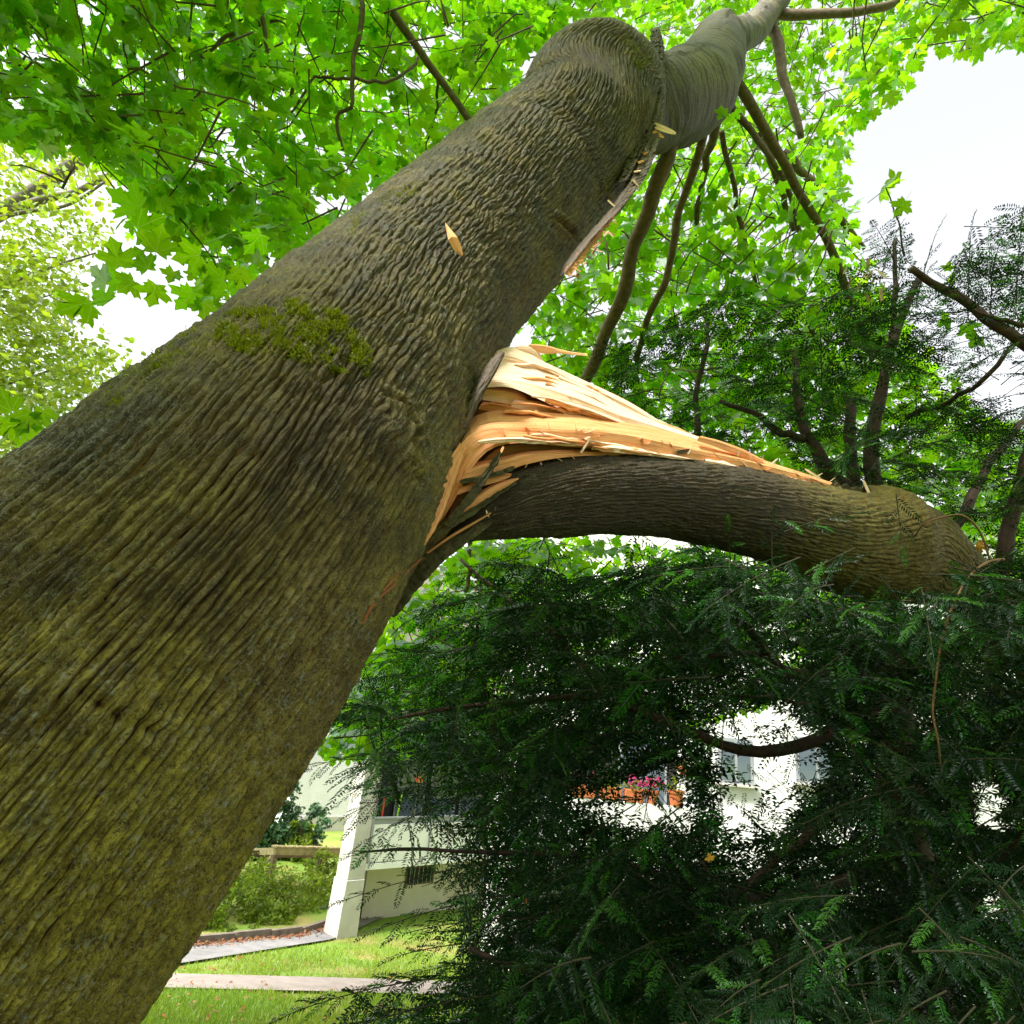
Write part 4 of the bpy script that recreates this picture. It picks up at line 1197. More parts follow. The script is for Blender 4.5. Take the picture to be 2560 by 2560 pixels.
for q in range(64):
    t_ = rng.choice([rng.uniform(0.0, 0.12), rng.uniform(0.2, 0.45), rng.uniform(0.4, 0.62), rng.uniform(0.7, 1.02)])
    xa = rng.uniform(1190, 1560) if rng.random() < 0.75 else rng.uniform(1500, 1850)
    xb = min(xa + rng.uniform(70, 300), 2060)
    shard(xa, xb, t_, rng.uniform(2.0, 8.5), 500 + q, ['wood_pale', 'wood', 'wood_red', 'wood', 'wood_pale', 'wood_red'][q % 6], rng.uniform(0.004, 0.03))
# the tear runs on down into the trunk
loft('torn_inner_face', [[(a, b, d), (a - w, b - w * 0.8, d - 0.01), (a - w * 1.1, b - w, d + 0.05), (a, b - 4, d + 0.06)] for a, b, w, d in
     ((975, 1468, 4, 1.60), (1010, 1432, 13, 1.61), (1050, 1382, 24, 1.62), (1090, 1318, 32, 1.64), (1120, 1252, 34, 1.67), (1145, 1180, 28, 1.70), (1165, 1120, 14, 1.72))], 'wood', n=70, seed=71, fib=0.005, rough=0.003)
loft('torn_inner_face', [[(a, b, d), (a - w, b - w * 0.8, d - 0.01), (a - w * 1.1, b - w, d + 0.05), (a, b - 4, d + 0.06)] for a, b, w, d in
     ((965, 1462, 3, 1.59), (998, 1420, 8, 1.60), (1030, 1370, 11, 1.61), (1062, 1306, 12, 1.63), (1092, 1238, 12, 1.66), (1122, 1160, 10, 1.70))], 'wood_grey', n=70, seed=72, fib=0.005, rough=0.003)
# grey inner face torn along the trunk edge
plank('torn_inner_face', [((1072, 1345), (1060, 1318), (1050, 1310)), ((1104, 1262), (1092, 1232), (1080, 1225)), ((1130, 1180), (1114, 1140), (1100, 1135)), ((1160, 1096), (1142, 1066), (1125, 1065)), ((1196, 1010), (1186, 990), (1170, 985)), ((1236, 938), (1230, 924), (1212, 918)), ((1262, 886), (1258, 880), (1250, 878))],
      'wood_grey', back=0.10, seed=24, doff=0.055, n=90, fib=0.004, rough=0.004)
plank('torn_inner_face', [((1010, 1432), (1003, 1420), (998, 1418)), ((1060, 1362), (1046, 1340), (1036, 1340)), ((1100, 1292), (1080, 1262), (1070, 1260)), ((1128, 1225), (1108, 1190), (1098, 1190)), ((1158, 1150), (1140, 1110), (1130, 1108))], 'wood_red', back=0.06, seed=25, doff=0.02, n=50)
# bark strips bridging the gap
def bark_strip(rows, seed, back=0.02, doff=-0.03, name='bark_strip', mat='barkstrip', n=40):
    return plank(name, rows, mat, back=back, seed=seed, doff=doff, n=n * 2, sub=6, fib=0.004, rough=0.0045)
M['barkstrip'] = mat_branch('torn_bark_strip', (0.022, 0.017, 0.006), (0.085, 0.072, 0.026))
bark_strip([((1150, 1208), (1148, 1202), (1152, 1200)), ((1190, 1204), (1190, 1194), (1194, 1192)), ((1240, 1192), (1240, 1180), (1244, 1178)), ((1285, 1176), (1284, 1166), (1288, 1164))], 41)
bark_strip([((1256, 1132), (1252, 1128), (1254, 1126)), ((1238, 1166), (1228, 1158), (1231, 1156)), ((1205, 1218), (1192, 1208), (1196, 1206)), ((1165, 1272), (1150, 1262), (1154, 1258)), ((1120, 1318), (1108, 1310), (1112, 1306))], 42, doff=-0.045)
plank('splinter', [((1254, 1133), (1250, 1127), (1252, 1126)), ((1260, 1121), (1256, 1116), (1258, 1115))], 'wood', back=0.01, seed=43, doff=-0.045, n=8, sub=3, fib=0.001)
# lower bark flap still holding on to the trunk, with its red torn rim
bark_strip([((985, 1545), (940, 1520), (935, 1510)), ((1040, 1478), (985, 1460), (980, 1450)), ((1105, 1408), (1060, 1392), (1058, 1384)), ((1165, 1360), (1125, 1345), (1122, 1338)), ((1215, 1322), (1190, 1308), (1190, 1302)), ((1250, 1290), (1244, 1284), (1246, 1280))], 44, back=0.07, doff=-0.03, name='bark_flap', n=60)
plank('torn_rim', [((1068, 1386), (1066, 1381), (1068, 1379)), ((1126, 1346), (1124, 1340), (1127, 1338)), ((1190, 1308), (1189, 1302), (1192, 1300)), ((1228, 1284), (1228, 1280), (1230, 1278))], 'wood_red', back=0.02, seed=45, doff=-0.035, n=40, sub=3, fib=0.003)
bark_strip([((1015, 1440), (1000, 1425), (1002, 1420)), ((1075, 1372), (1060, 1350), (1062, 1345)), ((1130, 1322), (1118, 1305), (1120, 1300)), ((1185, 1286), (1180, 1272), (1184, 1268)), ((1240, 1246), (1236, 1236), (1240, 1232)), ((1290, 1208), (1288, 1203), (1291, 1201))], 46, back=0.03, doff=-0.035)
M['rim'] = mat_wood('dark_red_torn_fibre', (0.26, 0.08, 0.02), (0.36, 0.13, 0.04), (0.14, 0.04, 0.015))
# red crack running down the trunk
def crack(pts, w, name='torn_rim'):
    q = []
    for px, py in pts:
        h, n_ = on_trunk(px, py)
        if h is None:
            h = P(px, py, 1.72)
            n_ = nrm(EYE - h)
        q.append(h + n_ * 0.001)
    q = smooth_path(q, 24)
    mb = MB()
    mb.add(*tube(q, w * (0.4 + 0.6 * np.sin(np.linspace(0.25, 2.6, 24))) * rng.uniform(0.8, 1.2, 24), 6))
    return mb.build(name, M['rim'], maple, smooth=False)
crack([(1060, 1390), (1020, 1425), (985, 1460), (950, 1490), (925, 1520), (905, 1560)], 0.0042)
crack([(1000, 1425), (975, 1455), (955, 1478)], 0.0035)
# torn strip up the right side of the stump
plank_pts = [((1424, 664), (1412, 684), (1404, 684)), ((1490, 584), (1452, 632), (1444, 632)), ((1556, 514), (1512, 554), (1500, 554)), ((1616, 440), (1570, 470), (1560, 470)), ((1642, 360), (1606, 385), (1596, 385)), ((1654, 280), (1632, 300), (1620, 300)), ((1660, 190), (1648, 200), (1636, 200)), ((1658, 100), (1652, 108), (1640, 108))]
st = []
for k_, (a, b, c_) in enumerate(plank_pts):
    d = 2.55 + (3.62 - 2.55) * k_ / 7
    st.append([(*b, d), (*a, d + 0.06), (a[0] - 14, a[1] - 6, d + 0.12), (*c_, d + 0.06)])
loft('torn_strip', st, 'wood_grey', n=160, sub=10, seed=51, fib=0.012, rough=0.016)
st2 = [[(p_[0] + o_, p_[1] + q_, dd) for o_, q_, dd in ((0, 0, d_), (10, 6, d_ + 0.01), (8, -4, d_ + 0.03), (-3, -6, d_ + 0.02))] for p_, d_ in
       (((1412, 686), 2.56), ((1455, 634), 2.68), ((1508, 560), 2.88), ((1566, 478), 3.08), ((1600, 392), 3.25), ((1626, 306), 3.4))]
loft('torn_rim', st2, 'wood_red', n=120, sub=4, seed=52, fib=0.012, rough=0.012)
def pale_chip(px0, py0, px1, py1, d, w, seed, mat='wood_pale', name='splinter'):
    a, b = np.array([px0, py0]), np.array([px1, py1])
    t_ = (b - a) / np.linalg.norm(b - a)
    n_ = np.array([-t_[1], t_[0]]) * w
    st_ = []
    for k_, f_ in ((0, 1.0), (0.5, 1.0), (0.85, 0.75), (1.0, 0.3)):
        c_ = a + (b - a) * k_
        st_.append([(*(c_ - n_ * f_), d), (*(c_ + n_ * f_), d), (*(c_ + n_ * f_ * 0.8), d + 0.02), (*(c_ - n_ * f_ * 0.8), d + 0.02)])
    return loft(name, st_, mat, n=16, sub=3, seed=seed, fib=0.002)
pale_chip(1618, 306, 1690, 334, 3.28, 8, 61)
pale_chip(1612, 316, 1660, 344, 3.27, 5, 62, 'wood')
pale_chip(1628, 270, 1650, 228, 3.36, 4, 63, 'wood')
pale_chip(1590, 316, 1606, 336, 3.24, 7, 64)
pale_chip(1520, 500, 1548, 526, 2.95, 2.5, 65)
pale_chip(1572, 455, 1600, 478, 3.1, 2.5, 66)
for q in range(46):
    f_ = rng.random()
    a = np.interp(f_, [0, 0.2, 0.4, 0.6, 0.8, 1], [1440, 1510, 1566, 1606, 1632, 1648]); b = np.interp(f_, [0, 0.2, 0.4, 0.6, 0.8, 1], [690, 596, 500, 400, 300, 200])
    an = rng.uniform(0.3, 2.2) if rng.random() < 0.6 else rng.uniform(-1.2, -0.3)
    l = rng.uniform(6, 22)
    pale_chip(a - rng.uniform(0, 16), b, a + l * math.cos(an), b + l * math.sin(an), 2.52 + 1.05 * f_ - 0.03, rng.uniform(0.7, 3.0), 300 + q, ['wood_red', 'wood_pale', 'wood_grey', 'wood'][q % 4])
M['lipbark'] = M['bark']
lip = []
for k_, (a, b, w_) in enumerate([(1640, 72, 10), (1646, 120, 20), (1640, 180, 30), (1634, 250, 28), (1618, 320, 24), (1590, 390, 20), (1560, 450, 14)]):
    d = 3.60 - 0.09 * k_
    lip.append([(a - w_, b + 6, d - 0.02), (a + w_ * 0.5, b, d - 0.03), (a + w_ * 0.5, b - 6, d + 0.08), (a - w_, b, d + 0.10)])
loft('bark_lip', lip, 'barkstrip', n=120, sub=9, seed=53, fib=0.016, rough=0.016)
# fine splinters standing off the torn faces
for q in range(48):
    x0 = rng.uniform(1240, 2090)
    top = np.interp(x0, [1240, 1400, 1560, 1700, 1900, 2090], [1075, 1074, 1085, 1118, 1155, 1212])
    y0 = top + rng.uniform(-8, 14) if rng.random() < 0.6 else np.interp(x0, [1240, 1521, 1700, 1900, 2090], [1185, 1136, 1146, 1175, 1218]) - 3
    an = rng.uniform(-2.7, -0.4)
    l = rng.uniform(5, 24)
    pale_chip(x0, y0, x0 + l * math.cos(an), y0 + l * math.sin(an), float(dA(x0)) - 0.012, rng.uniform(0.4, 1.2), 100 + q)
for (a, b, c_, d_, w) in ((1452, 1132, 1474, 1100, 2.6), (1462, 1098, 1476, 1092, 3.5), (2172, 1232, 2158, 1200, 3.5), (2050, 1196, 2012, 1172, 3.2), (1928, 1160, 1945, 1146, 2), (1720, 1135, 1732, 1115, 1.5),
                          (1130, 1302, 1142, 1285, 1), (1065, 1345, 1078, 1318, 1.2), (1235, 1292, 1240, 1265, 1.6), (1222, 1292, 1215, 1275, 2)):
    pale_chip(a, b, c_, d_, float(dA(a)) - 0.03, w, int(a))
bark_strip([((1690, 1136), (1690, 1130), (1692, 1128)), ((1710, 1134), (1712, 1126), (1714, 1124)), ((1728, 1128), (1728, 1124), (1730, 1122))], 47, doff=-0.02, n=16)
for x0 in (2085, 2110, 2135, 2160):
    y0 = np.interp(x0, [1380, 1545, 2085, 2160], [925, 1010, 1220, 1230])
    bark_strip([((x0 - 14, y0 + 4), (x0 - 12, y0 - 6), (x0 - 10, y0 - 8)), ((x0 + 4, y0 + 6), (x0 + 6, y0 - 8 - rng.uniform(0, 8)), (x0 + 8, y0 - 8)), ((x0 + 24, y0 + 10), (x0 + 26, y0 + 6), (x0 + 26, y0 + 5))], int(x0), doff=0.1 if x0 < 1600 else 0.0, n=14)

# ---- moss
def moss_patch(poly, n, size, name='moss'):
    xs_, ys_ = [q[0] for q in poly], [q[1] for q in poly]
    pos, nn = [], []
    tries = 0
    while len(pos) < n and tries < n * 6:
        tries += 1
        a, b = rng.uniform(min(xs_), max(xs_)), rng.uniform(min(ys_), max(ys_))
        if not in_poly(np.array([a]), np.array([b]), poly)[0]: continue
        if fbm(np.array([a / 26.0]), np.array([b / 20.0]), 5, 3)[0] < 0.40 + 0.30 * rng.random(): continue
        h, n_ = on_trunk(a, b)
        if h is None: continue
        pos.append(h)
        nn.append(n_)
    pos, nn = np.array(pos), np.array(nn)
    m = len(pos)
    per = 5
    pos = np.repeat(pos, per, 0) + rng.normal(size=(m * per, 3)) * 0.004
    nn = np.repeat(nn, per, 0)
    d = nrm(nn * 0.55 + rng.normal(size=nn.shape) * 0.7 + np.array([0, 0, -0.25]))
    sidev = nrm(np.cross(d, rng.normal(size=nn.shape)))
    l = size * rng.uniform(0.5, 1.4, m * per)[:, None]
    w = l * 0.16
    Vm = np.stack([pos - nn * 0.004 - sidev * w, pos - nn * 0.004 + sidev * w, pos + d * l * 0.6 + sidev * w * 0.9, pos + d * l, pos + d * l * 0.6 - sidev * w * 0.9], 1).reshape(-1, 3)
    b_ = np.arange(m * per)[:, None] * 5
    Tm = np.concatenate([b_ + np.array([[0, 1, 2]]), b_ + np.array([[0, 2, 4]]), b_ + np.array([[4, 2, 3]])])
    tn = rtint(m * per, 0.1, 1)
    o = link(name, make_mesh(name, Vm, None, Tm, np.zeros((len(Vm), 2)), np.repeat(tn, 5, 0), True, [M['moss']]), trunk)
    o['kind'] = 'stuff'
    o['label'] = 'yellow green feathery moss cushion'
    return o
moss_patch([(560, 790), (640, 755), (760, 750), (860, 790), (925, 880), (920, 935), (850, 935), (760, 905), (690, 890), (600, 880), (540, 840)], 4200, 0.0066)
moss_patch([(250, 1000), (330, 905), (460, 830), (560, 790), (600, 830), (470, 890), (360, 960), (290, 1030)], 600, 0.006)
moss_patch([(860, 560), (960, 490), (1050, 440), (1060, 470), (960, 540), (880, 590)], 260, 0.006)
moss_patch([(1560, 90), (1640, 75), (1650, 200), (1600, 190)], 200, 0.007)
# splinter of fresh wood caught on the bark
h, n_ = on_trunk(1135, 615)
h2, _n2 = on_trunk(1155, 645)
h0, _n0 = on_trunk(1118, 585)
ws = MB()
sv = nrm(np.cross(h2 - h0, n_))
for k_, (c_, w, t_) in enumerate(((h0, 0.002, 0.030), (h, 0.016, 0.022), (h + (h2 - h) * 0.5, 0.015, 0.012), (h2, 0.004, 0.006))):
    ws.V.append(np.array([c_ + n_ * t_ - sv * w, c_ + n_ * (t_ + 0.006) + sv * w * 0.2, c_ + n_ * t_ + sv * w, c_ + n_ * (t_ - 0.005)]))
    ws.uv.append(np.array([[k_ * 0.05, 0], [k_ * 0.05, 0.01], [k_ * 0.05, 0.02], [k_ * 0.05, 0.03]]))
    ws.n += 4
for k_ in range(3):
    ws.Q.append(np.array([[k_ * 4 + q, k_ * 4 + (q + 1) % 4, k_ * 4 + 4 + (q + 1) % 4, k_ * 4 + 4 + q] for q in range(4)]))
ws.Q.append(np.array([[3, 2, 1, 0], [12, 13, 14, 15]]))
tag(ws.build('wood_splinter', M['wood']), 'pale pointed splinter of fresh wood caught on the rough bark', 'splinter')

# ---- maple leaves
_half = [(0, 0.0), (0.12, -0.07), (0.36, -0.13), (0.33, 0.02), (0.48, 0.09), (0.40, 0.19), (0.60, 0.28), (0.76, 0.46), (0.58, 0.47), (0.53, 0.62), (0.37, 0.53), (0.24, 0.50), (0.22, 0.66), (0.31, 0.75), (0.16, 0.81), (0, 1.06)]
def leaf_template(half, fold=0.16, curl=0.14, seed=0):
    r = np.random.default_rng(seed)
    pts = half + [(-x, y) for x, y in reversed(half[1:-1])]
    pts = np.array(pts) * (1 + r.normal(size=(len(pts), 2)) * 0.03)
    pts = np.concatenate([[[0, 0.28]], pts])
    z = -fold * np.abs(pts[:, 0]) - curl * (pts[:, 1] - 0.2)**2 + r.normal(size=len(pts)) * 0.015
    z[0] += 0.03
    V = np.concatenate([pts, z[:, None]], 1)
    n_ = len(pts) - 1
    k = np.arange(n_)
    T = np.stack([np.zeros(n_, int), 1 + (k + 1) % n_, 1 + k], -1)
    return V, T
LT = [leaf_template(_half, 0.10 + 0.10 * q / 5, 0.05 + 0.20 * (q % 3) / 2, q) for q in range(6)]

_halfF = [(0, 0.0), (0.36, -0.12), (0.36, 0.08), (0.76, 0.46), (0.50, 0.60), (0.24, 0.50), (0.26, 0.76), (0, 1.06)]
LTF = [leaf_template(_halfF, 0.10 + 0.10 * q / 5, 0.05 + 0.20 * (q % 3) / 2, q + 40) for q in range(6)]
LTB = [leaf_template([(0, 0.0), (0.45, 0.0), (0.62, 0.45), (0, 1.0)], 0.15, 0.1, q + 60) for q in range(6)]
polyA = [(-300, -400), (1800, -400), (1720, 60), (1400, 80), (1325, 225), (860, 560), (540, 790), (500, 730), (440, 600), (330, 590), (295, 520), (345, 465), (215, 404), (200, 345), (100, 385), (0, 320), (-300, 320)]
polyB = [(1560, -400), (2900, -400), (2900, 90), (2500, 115), (2400, 140), (2300, 130), (2270, 235), (2195, 270), (2125, 340), (2115, 430), (2145, 520), (2130, 600), (2190, 690), (2280, 790), (2330, 880), (2420, 1000), (2520, 1050), (2760, 1080), (2760, 1600),
         (2480, 1400), (2300, 1240), (2000, 1215), (1500, 1140), (1260, 960), (1280, 850), (1640, 340), (1660, 120), (1560, 60)]
polyC = [(1180, 1330), (1700, 1340), (2200, 1480), (2150, 1700), (1600, 1850), (1150, 1850), (880, 1760), (770, 1900), (790, 1830), (960, 1560)]
polyE = [(1000, 1500), (1190, 1345), (1400, 1345), (1300, 1600), (1050, 1900), (800, 1880), (790, 1850), (880, 1720)]
polyD = [(1190, 1335), (1700, 1345), (2050, 1430), (2260, 1510), (2200, 1640), (1200, 1560)]
gaps = [(820, 505, 52, 36), (555, 628, 22, 22), (672, 640, 24, 20), (215, 25, 46, 34), (1330, 150, 30, 40), (1350, 230, 26, 22), (100, 130, 34, 26), (20, 130, 26, 40), (1500, 770, 22, 18), (1325, 880, 46, 30), (2040, 600, 16, 22), (450, 185, 24, 14), (900, 320, 15, 20), (40, 250, 24, 20)]
def in_gap(px, py, k=1.0):
    m = np.zeros(px.shape, bool)
    for a, b, c_, d_ in gaps:
        m |= ((px - a) / (c_ * k))**2 + ((py - b) / (d_ * k))**2 < 1
    return m
def leaf_clusters(poly, ntw, depth, per, droop, rlo=0.0):
    xs_, ys_ = [q[0] for q in poly], [q[1] for q in poly]
    px = rng.uniform(min(xs_), max(xs_), ntw * 6)
    py = rng.uniform(min(ys_), max(ys_), ntw * 6)
    ok = in_poly(px, py, poly)
    px, py = px[ok][:ntw], py[ok][:ntw]
    dp = depth(px, py)
    r = _fw + CR * ((px - CX) / FPX)[:, None] + CU * (-(py - CY) / FPX)[:, None]
    c_ = EYE + r * dp[:, None]
    n_ = len(c_)
    an = rng.uniform(0, 6.28, n_)
    h = nrm(np.stack([np.cos(an), np.sin(an), rng.normal(size=n_) * 0.25 - 0.1], -1))
    L = rng.uniform(0.25, 0.55, n_)
    twl, pos, tip, nv = [], [], [], []
    for q in range(per):
        s_ = (q + 0.5) / per
        sgn = 1 if q % 2 else -1
        sidev = nrm(np.cross(h, np.array([0, 0, 1.0]))) * sgn
        base = c_ + h * (L * (s_ - 0.5))[:, None]
        pet = nrm(sidev + h * rng.uniform(-0.2, 0.9, (n_, 1)) + rng.normal(size=(n_, 3)) * 0.35 + np.array([0, 0, -0.25 * droop]))
        pl = rng.uniform(0.03, 0.13, n_)[:, None]
        pos.append(base + pet * pl)
        tip.append(nrm(pet + rng.normal(size=(n_, 3)) * 0.3 + np.array([0, 0, -0.55 * droop])))
        nv.append(rng.normal(size=(n_, 3)) * 0.42 + np.array([0, 0, 1.0]))
    return (np.concatenate(pos), np.concatenate(tip), np.concatenate(nv), c_, h, L)
def dep_A(px, py):
    lo = 3.0 + 2.0 * np.clip(px / 1300, 0, 1) - 0.3 * np.clip((py - 300) / 400, 0, 1)
    lo = np.where((px > 1200), 5.0, lo)
    d = lo + (8.5 - lo) * rng.random(px.shape) ** 1.25
    return np.where(px > 1560, rng.uniform(7.8, 11, px.shape), d)
def dep_B(px, py):
    d = rng.uniform(5.0, 9.5, px.shape)
    stemz = ((px > 1600) & (px < 2080) & (py < 360)) | ((px < 2280) & (py < 110))
    d = np.where(stemz, rng.uniform(7.6, 12, px.shape), d)
    mid = (px < 2150) & (py > 330) & (py < 1000) & ~stemz
    d = np.where(mid, rng.uniform(5.0, 9.0, px.shape), d)
    return d
def dep_E(px, py): return rng.uniform(4.8, 8.0, px.shape)
def dep_C(px, py): return rng.uniform(6.5, 9.5, px.shape)
allp, allt, alln, twc, twh, twL = [], [], [], [], [], []
for poly, ntw, df, per, dr in ((polyA, 1350, dep_A, 10, 0.7), (polyB, 1750, dep_B, 10, 1.3), (polyC, 300, dep_C, 10, 1.0), (polyD, 190, dep_C, 10, 1.0), (polyE, 230, dep_E, 10, 1.0)):
    a, b, c_, d_, e_, f_ = leaf_clusters(poly, ntw, df, per, dr)
    px, py, pz = proj(a)
    ok = in_poly(px, py, poly) & (~in_gap(px, py) | (rng.random(len(px)) < 0.06))
    allp.append(a[ok]); allt.append(b[ok]); alln.append(c_[ok])
    tx, ty, _ = proj(d_)
    t2x, t2y, _ = proj(d_ - e_ * f_[:, None])
    t3x, t3y, _ = proj(d_ + e_ * f_[:, None] * 0.6)
    okt = in_poly(tx, ty, poly) & ~in_gap(tx, ty) & in_poly(t2x, t2y, poly) & in_poly(t3x, t3y, poly)
    twc.append(d_[okt]); twh.append(e_[okt]); twL.append(f_[okt])
# unseen crown over and behind the viewer, added to shade trunk and yew
nb = 3300
cb = np.stack([rng.uniform(-11, 4, nb), rng.uniform(-9, 3.5, nb), rng.uniform(4.6, 9.0, nb)], -1)
cx_, cy_, cz_ = proj(cb)
cb = cb[(cz_ < 0.2) | (cy_ < -420) | (cx_ < -520)]
sdv = np.array([math.sin(SUN_AZ) * math.cos(SUN_EL), math.cos(SUN_AZ) * math.cos(SUN_EL), math.sin(SUN_EL)])
for wc, wr in (((0.25, 1.9, 2.55), 0.95), ((0.9, 2.4, 2.6), 0.7)):          # gap cut in these unseen leaves so sun reaches the torn wood
    q_ = cb - np.array(wc)
    cb = cb[np.linalg.norm(q_ - np.outer(q_ @ sdv, sdv), axis=1) > wr]
kb = np.repeat(np.arange(len(cb)), 8)
pb_ = cb[kb] + rng.normal(size=(len(kb), 3)) * np.array([0.2, 0.2, 0.06])
allp.append(pb_)
allt.append(nrm(np.stack([np.cos(kb * 2.4), np.sin(kb * 2.4), np.full(len(kb), -0.5)], -1) + rng.normal(size=(len(kb), 3)) * 0.3))
alln.append(rng.normal(size=(len(kb), 3)) * 0.42 + np.array([0, 0, 1.0]))
twc.append(cb); twh.append(nrm(rng.normal(size=cb.shape) * np.array([1, 1, 0.2]))); twL.append(np.full(len(cb), 0.4))
# low sprays hanging at the left edge, and the lone leaves at the crown's right edge
hang = [(205, 762, 2.7, 0.17, 200), (262, 748, 2.85, 0.105, 160), (293, 645, 2.95, 0.125, 80), (252, 695, 3.0, 0.12, 170), (290, 700, 3.05, 0.12, 120), (322, 712, 3.0, 0.105, 230), (385, 728, 3.0, 0.105, 250), (360, 655, 3.1, 0.115, 100), (395, 610, 3.1, 0.13, 60),
        (365, 560, 3.1, 0.15, 20), (430, 690, 3.2, 0.10, 260), (480, 640, 3.2, 0.13, 200), (470, 745, 3.3, 0.13, 240), (510, 770, 3.3, 0.12, 270), (540, 700, 3.4, 0.13, 200), (330, 510, 3.2, 0.15, 150), (600, 690, 3.5, 0.13, 260), (640, 600, 3.5, 0.14, 220),
        (30, 1065, 3.0, 0.12, 200), (70, 1050, 3.0, 0.13, 250), (110, 1040, 3.05, 0.11, 280), (20, 1010, 3.1, 0.12, 100), (85, 1090, 3.0, 0.12, 290),
        (2210, 470, 4.6, 0.17, 60), (2255, 515, 4.5, 0.13, 260), (2235, 450, 4.6, 0.11, 100), (2380, 695, 4.4, 0.075, 200), (2370, 670, 4.4, 0.06, 80), (2360, 800, 4.8, 0.12, 200), (2420, 820, 4.8, 0.11, 300), (2440, 850, 4.8, 0.12, 240), (1805, 282, 3.7, 0.075, 250), (1840, 285, 3.7, 0.05, 300)]
hp = np.array([P(a, b, c_) for a, b, c_, d_, e_ in hang])
hs_ = np.array([q[3] for q in hang])
ha = np.radians([q[4] for q in hang])
toc = nrm(EYE - hp)
htip = nrm(CR[None] * np.cos(ha)[:, None] - CU[None] * np.sin(ha)[:, None] * -1 + rng.normal(size=hp.shape) * 0.2)
hn = -toc * -0.9 + rng.normal(size=hp.shape) * 0.25
LP = np.concatenate(allp + [hp - htip * hs_[:, None] * 0.3])
LTIP = np.concatenate(allt + [htip])
LNV = np.concatenate(alln + [np.where(hn[:, 2:3] > 0, hn, -hn)])
LS = np.concatenate([0.068 + 0.060 * rng.beta(2.0, 1.8, len(LP) - len(hp)), hs_])
n = len(LP)
ey = nrm(LTIP)
ez = nrm(LNV - ey * np.sum(LNV * ey, 1, keepdims=True))
ex = np.cross(ey, ez) * rng.uniform(0.78, 1.12, n)[:, None]
ez = ez * rng.uniform(-0.6, 2.6, n)[:, None]
tn = rtint(n)
lowf = fbm(LP[:, 0] * 1.3 + 9, LP[:, 1] * 1.3 + LP[:, 2], 21)
tn[:, 0] = np.clip(0.5 + (rng.random(n) - 0.5) * 0.8 + (lowf - 0.5), 0, 1)
tn[:, 1] = np.clip(rng.random(n) * 0.7 + lowf * 0.5, 0, 1)
px, py, pz = proj(LP)
LS = np.where((pz < 0.5) | (py < -420) | (px < -520), LS * 1.7, LS)  # unseen leaves enlarged to thicken their shade
app = LS / pz
vis = (px > 5) & (px < 2555) & (py > 5) & (py < 1250) & (pz > 0.3)
order = np.argsort(np.where(vis, -app, 0))
near = order[:290]
isnear = np.zeros(n, bool)
isnear[near] = True
# petiole + blade templates for the single leaves
leaf_me = []
for q in range(12):
    V0, T0 = LT[q % 6]
    r_ = 0.008
    pet = np.array([[r_, 0.02, 0.0], [-r_, 0.02, 0.0], [-r_ * 0.7, -0.6, 0.06], [r_ * 0.7, -0.6, 0.06], [0, 0.02, -r_ * 1.6], [0, -0.6, 0.05]])
    Vq = np.concatenate([V0, pet])
    k = len(V0)
    Tq = np.concatenate([T0, np.array([[k, k + 1, k + 2], [k, k + 2, k + 3], [k, k + 3, k + 5], [k, k + 5, k + 4], [k + 1, k + 4, k + 5], [k + 1, k + 5, k + 2]])])
    c_ = np.tile([[rng.random(), 0.15 + 0.75 * q / 11, 0.5, 1]], (len(Vq), 1))
    leaf_me.append(make_mesh('leaf', Vq, None, Tq, Vq[:, :2], c_, True, [M['leaf']]))
inv = Matrix.Translation(-Vector(maple.location))
for k in near:
    o = bpy.data.objects.new('leaf', leaf_me[rng.integers(0, 12)])
    COL.objects.link(o)
    o.parent = maple
    o.matrix_parent_inverse = inv
    s_ = float(LS[k])
    o.matrix_basis = Matrix(((ex[k, 0] * s_, ey[k, 0] * s_, ez[k, 0] * s_, LP[k, 0]), (ex[k, 1] * s_, ey[k, 1] * s_, ez[k, 1] * s_, LP[k, 1]), (ex[k, 2] * s_, ey[k, 2] * s_, ez[k, 2] * s_, LP[k, 2]), (0, 0, 0, 1)))
rest = np.where(~isnear)[0]
Vs_, Ts_, uv_, co_, off = [], [], [], [], 0
fardep = (pz[rest] > 3.7)
behind = (pz[rest] < 0.5) | (py[rest] < -420) | (px[rest] < -520)
fardep &= ~behind
for sel, TT in ((rest[~fardep & ~behind], LT), (rest[fardep], LTF), (rest[behind], LTB)):
  for q in range(6):
    idx = sel[q::6]
    V0, T0 = TT[q]
    V = LP[idx][:, None] + LS[idx][:, None, None] * (V0[None, :, 0:1] * ex[idx][:, None] + V0[None, :, 1:2] * ey[idx][:, None] + V0[None, :, 2:3] * ez[idx][:, None])
    m = len(idx)
    Vs_.append(V.reshape(-1, 3))
    Ts_.append((T0[None] + (np.arange(m) * len(V0))[:, None, None]).reshape(-1, 3) + off)
    uv_.append(np.tile(V0[:, :2], (m, 1)))
    co_.append(np.repeat(tn[idx], len(V0), 0))
    off += m * len(V0)
o = link('foliage', make_mesh('foliage', np.concatenate(Vs_), None, np.concatenate(Ts_), np.concatenate(uv_), np.concatenate(co_), True, [M['leaf']]), maple)
o['kind'] = 'stuff'
# thin twigs through the clusters
mb = MB()
C_, H_, L2 = np.concatenate(twc), np.concatenate(twh), np.concatenate(twL)
for c_, h, l in zip(C_, H_, L2):
    b = c_ - h * l * 0.9 + np.array([0, 0, 0.05]) + rng.normal(size=3) * 0.05
    mb.add(*tube(np.array([b, c_ - h * l * 0.3, c_ + h * l * 0.15, c_ + h * l * 0.55 - np.array([0, 0, 0.02])]), np.array([0.007, 0.005, 0.004, 0.002]), 4, False))
o = mb.build('twigs', M['twig'], maple, smooth=True)
o['kind'] = 'stuff'
